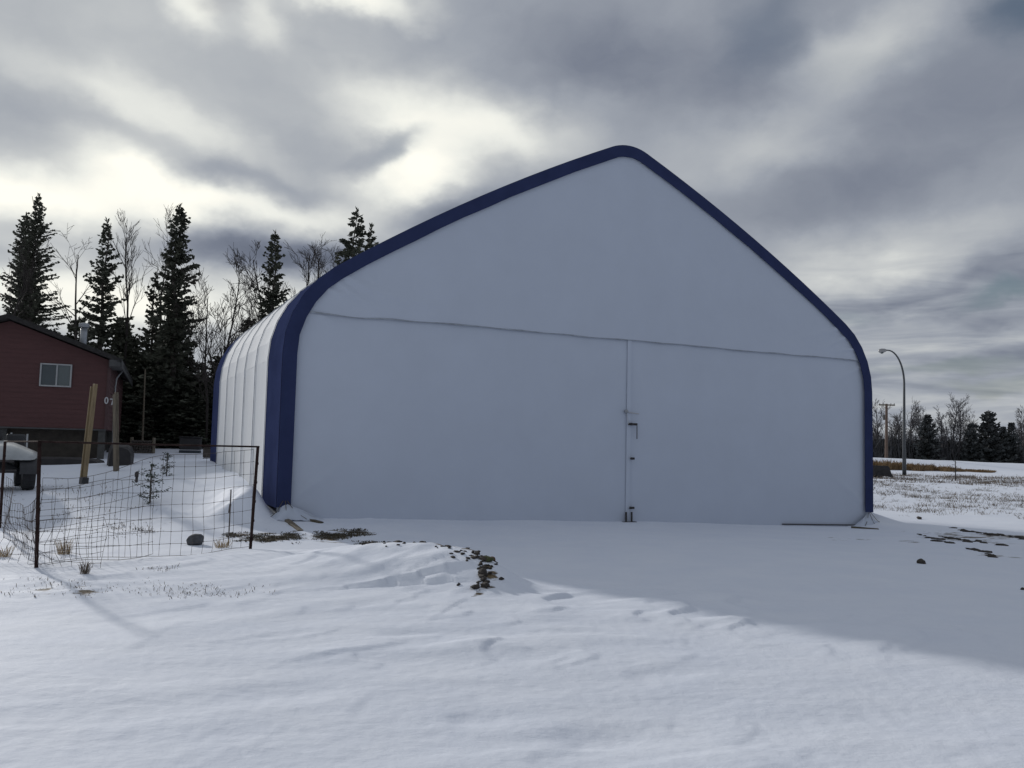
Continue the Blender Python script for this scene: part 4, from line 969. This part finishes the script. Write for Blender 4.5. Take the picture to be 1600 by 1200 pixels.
def place_top(px, py_top, Y):
    q = gat(px, Y); tp = at(px, py_top, Y); return (tp[0]*.5+q[0]*.5, Y, q[2]-.05), tp[2]-q[2]+.05
PROTO = {}
def stree(px, py, Y, wpx, seed, label, group, key=None, **kw):
    loc, h = place_top(px, py, Y); Rm = wpx*Y/FPX*(1.40 if group == G1 else 1.15)
    nd_ = kw.pop('needles', 'needles')
    if key and key in PROTO:
        src, h0, R0 = PROTO[key]; r_ = copy_tree(src); r_.location = loc; r_.rotation_euler = (0, 0, seed*1.7); r_.scale = (Rm/R0, Rm/R0, h/h0)
        r_['label'] = label
        if group: r_['group'] = group
        return r_
    r_ = spruce(spruce_arr(h, Rm, seed, **kw), loc, 0, 1, label, group, nd_)
    if key: PROTO[key] = (r_, h, Rm)
    return r_
G1 = 'tall spruces behind the yard'
stree(48, 308, 62, 62, 11, 'tall spruce with a thin spire top behind the red house, farthest left', G1, dens=1.15, shape=.75, blade=(.34, .085))
stree(30, 338, 64, 44, 19, 'shorter blunt topped spruce crowding the left side of the thin spired one', G1, dens=1.15, shape=.6, blade=(.34, .085))
stree(157, 348, 45, 54, 12, 'spruce with a narrow knobbly top rising between two bare trees above the roof pipe', G1, dens=1.1, shape=.82, blade=(.33, .08))
stree(271, 325, 44, 44, 13, 'tallest dense spruce with ragged steps on its right side, right of the bare pair', G1, dens=1.3, shape=.62, blade=(.36, .09), droop=.4)
stree(236, 432, 47, 40, 14, 'lower spruce tucked against the left side of the tallest dense one', G1, dens=1.0, shape=.8, blade=(.33, .08))
stree(423, 367, 46, 40, 15, 'slender dark spruce rising above the arched white roof', G1, dens=1.2, shape=.7, blade=(.34, .085))
stree(551, 332, 42, 78, 16, 'open crowned conifer with several leaders above the blue roof edge', G1, dens=1.0, shape=.75, blade=(.40, .09), gaps=.5, droop=-.35, whorl=.42)
stree(573, 357, 42.3, 50, 17, 'small side leader conifer just right of the open crowned one', G1, dens=1.0, shape=.8, blade=(.38, .09), gaps=.4, droop=-.35, whorl=.42)
# dark wood behind: individuals, copies of four
rg = random.Random(5)
GL = 'dark spruces crowded in the wood behind the yard'
wood = [(118, 500, 50, 36), (140, 540, 48, 34), (186, 500, 52, 34), (205, 530, 49, 34), (222, 560, 46, 36), (250, 540, 50, 36), (290, 560, 47, 34), (268, 480, 53, 40), (305, 590, 50, 34), (322, 600, 46, 30), (338, 560, 52, 30), (355, 545, 50, 28), (385, 500, 50, 30), (172, 560, 44, 44), (240, 585, 43, 46), (208, 595, 44, 44), (280, 600, 44, 40), (150, 600, 43, 44), (300, 625, 43, 40), (325, 640, 44, 36), (98, 560, 47, 40), (70, 520, 50, 44), (20, 520, 50, 44), (400, 520, 56, 34), (455, 520, 50, 30), (190, 520, 60, 40), (255, 560, 62, 44), (310, 570, 62, 40)]
for i, (px, py, Y, wp) in enumerate(wood):
    stree(px, py, Y, wp*1.15, 40+i, 'one of the dark spruces packed together in the wood behind the yard', GL, key='wood%d' % (i % 4), dens=1.5, c0=.02, shape=.5, blade=(.42, .12), whorl=.40)
# a thin bare pole standing before the wood
a = gat(222, 40); c = at(227, 577, 40); o = MB().tube([(0, 0, -.1), (c[0]-a[0], 0, c[2]-a[2])], [.05, .028], 6).build('dead_sapling', M['old_lumber']); o.location = tuple(a); setp(o, 'thin pale dead trunk standing in front of the dark wood', 'dead tree')

def bare_arr(h, seed, spread=.45, levels=4, minr=.011, r0=None, fork=.35, lean=0, twigs=1.0, ang_=(.38, .8), upb=.07):
    rg = random.Random(seed); tk = MB(); br = MB(); r0 = r0 or .011*h
    def grow(p, d, L, r_, lev, mb):
        n = max(3, int(L/.35)) if lev < 2 else 3; pts = [p]; rad = [r_]; q = p.copy(); dd = d.copy()
        for i in range(n):
            gw = .035 if lev == 0 else .09; dd = (dd+Vector((rg.gauss(0, gw), rg.gauss(0, gw), rg.gauss(upb, .06)))).normalized(); q = q+dd*(L/n); pts.append(q.copy()); rad.append(max(minr*.7, r_*(1-(.75 if lev else .8)*(i+1)/n)))
        mb.tube(pts, rad, 6 if lev == 0 else (4 if lev == 1 else 3), False)
        if lev >= levels: return
        nb = {0: int(9+h*.9), 1: 6, 2: 4, 3: 3}[lev]; nb = max(2, int(nb*twigs))
        for k in range(nb):
            f = (fork+(1-fork)*(k+rg.random())/nb) if lev == 0 else .2+.8*rg.random()
            j = min(n-1, int(f*n)); g_ = f*n-j; pp = pts[j].lerp(pts[j+1], min(1, g_)); ax = (pts[j+1]-pts[j]).normalized()
            side = ax.orthogonal(); side.rotate(Matrix.Rotation(rg.uniform(0, 6.28), 3, ax)); ang = rg.uniform(*ang_)
            nd_ = (ax*math.cos(ang)+side.normalized()*math.sin(ang)).normalized()
            l2 = L*spread*(1.15-.65*f)*rg.uniform(.7, 1.15) if lev == 0 else L*rg.uniform(.35, .6)
            grow(pp, nd_, l2, max(minr, rad[j]*.55), lev+1, br)
    grow(Vector((0, 0, -.1)), Vector((lean, 0, 1)).normalized(), h, r0, 0, tk)
    return tk, br
def btree(px, py, Y, seed, label, group, key=None, m_='twig', **kw):
    loc, h = place_top(px, py, Y)
    if key and key in PROTO:
        src, h0, _ = PROTO[key]; r_ = copy_tree(src); r_.location = loc; r_.rotation_euler = (0, 0, seed*2.1); s_ = h/h0; r_.scale = (s_, s_, s_); r_['label'] = label
        if group: r_['group'] = group
        return r_
    tk, br = bare_arr(h, seed, **kw); root = empty('bare_tree', loc, 0, label, 'tree', group)
    tk.build('trunk', M[m_], root); br.build('crown', M[m_], root)
    if key: PROTO[key] = (root, h, 1)
    return root
G2 = 'bare trees among the spruces behind the yard'
btree(203, 372, 46, 61, 'bare tree with a vase shaped crown between the two middle spruces', G2, fork=.55, spread=.26, levels=3, minr=.012, ang_=(.25, .6), upb=.12, r0=.10, twigs=.85)
btree(240, 366, 47, 62, 'bare tree with crooked branches close to the left side of the tallest spruce', G2, fork=.45, spread=.26, levels=3, minr=.012, ang_=(.3, .9), upb=.10, r0=.10, twigs=.75)
btree(122, 392, 48, 63, 'bare tree with long sprawling branches left of the knobbly topped spruce', G2, fork=.55, spread=.32, levels=3, lean=-.04, minr=.012, ang_=(.4, 1.0), upb=.06, twigs=.6)
btree(2, 405, 46, 64, 'thin bare tree at the left edge of the picture above the house roof', G2, fork=.4, spread=.3, levels=3)
btree(362, 432, 44, 65, 'bare tree with many fine twigs left of the slender spruce above the white roof', G2, fork=.3, spread=.30, levels=3, minr=.014)
btree(326, 462, 43, 66, 'lower bare tree with a rounded twiggy crown just right of the tallest spruce', G2, fork=.3, spread=.34, levels=3, minr=.013)
btree(345, 500, 41, 67, 'small bushy bare tree behind the far end of the white roof', G2, fork=.2, spread=.36, levels=3, minr=.013)
btree(300, 520, 48, 76, 'low bare tree in the gap of sky right of the tallest spruce', G2, fork=.2, spread=.36, levels=3, minr=.013)
for i_, (px, py, lb) in enumerate(((446, 398, 'first thin bare treetop right of the slender spruce'), (462, 400, 'second thin bare treetop right of the slender spruce'), (478, 404, 'straight bare treetop, last of the row right of the slender spruce'), (512, 410, 'faint bare treetop just left of the open crowned conifer'))):
    btree(px, py, 50+i_, 68+i_, lb, G2, fork=.3, spread=.24, levels=3, minr=.013)
btree(378, 470, 49, 77, 'faint bare tree touching the left side of the slender spruce', G2, fork=.3, spread=.3, levels=3)

# right-hand tree line beyond the road
G3 = 'bare trees of the far line beyond the road'; G4 = 'spruces of the far line beyond the road'
Yr = 165
big = [(1490, 634, 'tallest bare tree of the far line, twin stemmed with a wide round crown'), (1374, 641, 'bare tree just right of the building edge behind the utility pole'), (1425, 640, 'bare tree immediately right of the street lamp'), (1598, 648, 'bare tree at the right edge of the picture'), (1472, 650, 'bare tree left of the tallest one in the far line'), (1440, 648, 'second bare tree right of the street lamp'), (1514, 655, 'bare tree between the tallest one and the broad spruce'), (1400, 652, 'bare tree between the utility pole and the street lamp')]
for i, (px, py, lb) in enumerate(big):
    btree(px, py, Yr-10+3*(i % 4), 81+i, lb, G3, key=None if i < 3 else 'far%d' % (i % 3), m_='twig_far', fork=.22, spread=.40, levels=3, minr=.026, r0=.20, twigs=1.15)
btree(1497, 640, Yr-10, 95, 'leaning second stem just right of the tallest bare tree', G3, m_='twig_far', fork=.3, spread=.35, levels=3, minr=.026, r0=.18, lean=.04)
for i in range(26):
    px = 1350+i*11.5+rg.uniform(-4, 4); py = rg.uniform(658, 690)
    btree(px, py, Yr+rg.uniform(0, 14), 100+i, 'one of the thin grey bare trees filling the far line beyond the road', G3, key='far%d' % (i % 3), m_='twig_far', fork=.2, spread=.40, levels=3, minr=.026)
for i, (px, py, wp, lb) in enumerate(((1545, 643, 34, 'broad pointed spruce, darkest of the far line beyond the road'), (1450, 649, 26, 'pointed spruce second from the street lamp in the far line'), (1518, 662, 20, 'narrow spruce just left of the broad pointed one'), (1581, 662, 20, 'small spruce near the right edge of the far line'), (1568, 668, 18, 'small spruce just right of the broad pointed one'))):
    stree(px, py, Yr-12, wp, 120+i, lb, G4, key='fs%d' % i, dens=1.6, c0=.02, shape=.75, blade=(.75, .20), whorl=.55, step=.22, needles='needles_far')
for i in range(30):
    px = 1345+i*10.5+rg.uniform(-4, 4)
    stree(px, rg.uniform(684, 703), Yr-6+rg.uniform(-3, 5), rg.uniform(16, 26), 140+i, 'one of the low dark young spruces along the foot of the far tree line', G4, key='fs%d' % (i % 5))
# undergrowth that fills the foot of both woods
def thicket(name, x0, x1, Y0, Y1, hmean, n, seed, material, label, dark=.05):
    rg2 = np.random.RandomState(seed); X = rg2.uniform(x0, x1, n); Y = rg2.uniform(Y0, Y1, n); Z = ground(X, Y, False)
    H = hmean*(.3+1.1*rg2.rand(n)**1.5)*(1+.5*vn(X*.2, Y*.2, seed)); w = dark*(.5+rg2.rand(n)); a = rg2.rand(n)*6.28; lx = rg2.randn(n)*.22*H; ly = rg2.randn(n)*.2*H
    px, py = np.cos(a)*w, np.sin(a)*w
    zb = Z+rg2.rand(n)*H*.5*(rg2.rand(n) > .5)
    P = np.stack([np.stack([X-px, Y-py, zb-.1], -1), np.stack([X+px, Y+py, zb-.1], -1), np.stack([X+lx+px*.3, Y+ly+py*.3, Z+H], -1), np.stack([X+lx-px*.3, Y+ly-py*.3, Z+H], -1)], 1)
    o = np_mesh(name, P.reshape(-1, 3), np.arange(4*n).reshape(n, 4), material); return setp(o, label, 'undergrowth', None, 'stuff')
thicket('undergrowth', 55, 125, 154, 166, 3.4, 17000, 3, M['brush'], 'dark tangled brush along the foot of the far tree line beyond the road', .09)
thicket('undergrowth', -40, -4, 47, 58, 2.6, 12000, 4, M['brush'], 'dark tangled brush under the spruces behind the yard', .05)
# ------------------------------------------------------------------ spruce saplings in the yard
def sapling(px, py_b, py_t, wpx, Y, seed, label):
    q = at(px, py_b, Y); z = gz(q[0], q[1]); h = (py_b-py_t)*Y/FPX; Rm = wpx*Y/FPX
    arr = spruce_arr(h, Rm*1.25, seed, dens=1.0, c0=.12, droop=-.02, shape=.85, blade=(.085, .009), gaps=.2, step=.02, whorl=.15)
    return spruce(arr, (q[0], q[1], z-.02), 0, 1, label, 'spruce saplings in the snow', 'sap_needles', 'spruce_sapling')
sapling(234, 785, 727, 27, 17, 31, 'larger young spruce sapling with flat tiers in the snow behind the fence')
sapling(260, 744, 710, 17, 22, 32, 'smaller young spruce sapling farther back to the right of the larger one')

# ------------------------------------------------------------------ street lamp, utility pole, box and sapling in the field
q = gat(1413, 72); tp = at(1416.5, 548, 72); hh = tp[2]-q[2]
lamp = empty('street_lamp', tuple(q), 0, 'tall grey curved arm street lamp standing in the field on the right', 'street lamp')
s_ = 72/FPX; H1 = hh-52*s_; pl = [(0, 0, -.2), (.03, 0, H1*.5), (.08, 0, H1)]; rd = [.17, .12, .085]
for k in range(1, 13):
    a = math.pi/2*k/12; pl.append((.08-(1-math.cos(a))*25*s_, 0, H1+math.sin(a)*52*s_)); rd.append(.085-.03*k/12)
pl.append((.08-29*s_, 0, hh+.0)); rd.append(.06)
MB().tube(pl, rd, 10).build('pole', M['lamp_steel'], lamp, True)
MB().box((0, 0, .02), (.6, .6, .06), bev=.02).build('base_plate', M['lamp_steel'], lamp)
hx = .08-33*s_
MB().tube([(hx+.32, 0, hh), (hx+.18, 0, hh-.02), (hx-.05, 0, hh-.05), (hx-.28, 0, hh-.07), (hx-.36, 0, hh-.08)], [.07, .15, .19, .17, .05], 12).build('lamp_head', M['insulator'], lamp, True)
MB().lathe([(.05, -.14), (.13, -.09), (.16, 0)], (hx-.08, 0, hh-.16), 14).build('lens', M['glass'], lamp)
q = gat(1385, 128); tp = at(1386.5, 631, 128); hh = tp[2]-q[2]
up_ = empty('utility_pole', tuple(q), .0, 'brown wooden utility pole with one crossarm beyond the field', 'utility pole')
MB().tube([(0, 0, -.3), (.1, 0, hh)], [.24, .17], 10).build('pole', M['pole_wood'], up_)
arm = MB().box((.1, -.1, hh-.18), (2.4, .12, .20), bev=.01).build('crossarm', M['old_lumber'], up_)
for dx in (-1.05, -.45, .6, 1.1): MB().lathe([(.05, 0), (.08, .04), (.05, .09), (.07, .13), (.03, .18)], (.1+dx, -.1, hh-.07), 10).build('insulator', M['insulator'], up_)
MB().tube([(-.5, -.1, hh-.25), (.05, -.12, hh-.9)], .03, 5).tube([(.7, -.1, hh-.25), (.1, -.12, hh-.9)], .03, 5).build('brace', M['old_lumber'], up_)
MB().tube([(-.35, -.1, hh-2.4), (-.35, -.1, hh-1.6)], .16, 10).build('fixture', M['grey_tin'], up_)
q = gat(1377, 66); s_ = 66/FPX
bx = empty('cargo_trailer', tuple(q), -.1, 'low black trailer tub partly hidden by the right edge of the building', 'trailer')
MB().prism([(-.95, .12), (-.95, .84), (-.75, .92), (.32, .90), (.42, .78), (.60, .12)], -.6, .6).build('tub', M['tarp_dark'], bx)
MB().prism([(.40, .10), (.62, .40), (.78, .02), (.62, .02)], -.35, -.25).build('drawbar', M['black_plastic'], bx)
for y_ in (-.62, .62): MB().lathe([(.12, -.08), (.24, -.07), (.25, .07), (.12, .08)], (-.3, y_, .22), 16, 'y').build('wheel', M['rubber'], bx)
mb = MB()
for k in range(4): mb.box((-.88, -.615, .30+.14*k), (.07, .02, .06))
mb.build('reflector', M['insulator'], bx)
q = gat(1493, 62); hh = 31*62/FPX
sp_ = empty('bare_sapling', tuple(q), 0, 'thin lone bare sapling with stubby side twigs in the field on the right', 'tree')
MB().tube([(0, 0, -.1), (.01, 0, hh)], [.045, .028], 6).build('trunk', M['twig'], sp_)
mb = MB(); rg = random.Random(3)
for k in range(9):
    z_ = hh*(.25+.72*k/8); sg = 1 if k % 2 else -1; L = rg.uniform(.12, .32); mb.tube([(0, 0, z_), (sg*L, rg.uniform(-.1, .1), z_+rg.uniform(-.02, .06))], [.016, .010], 4)
mb.build('twigs', M['twig'], sp_)
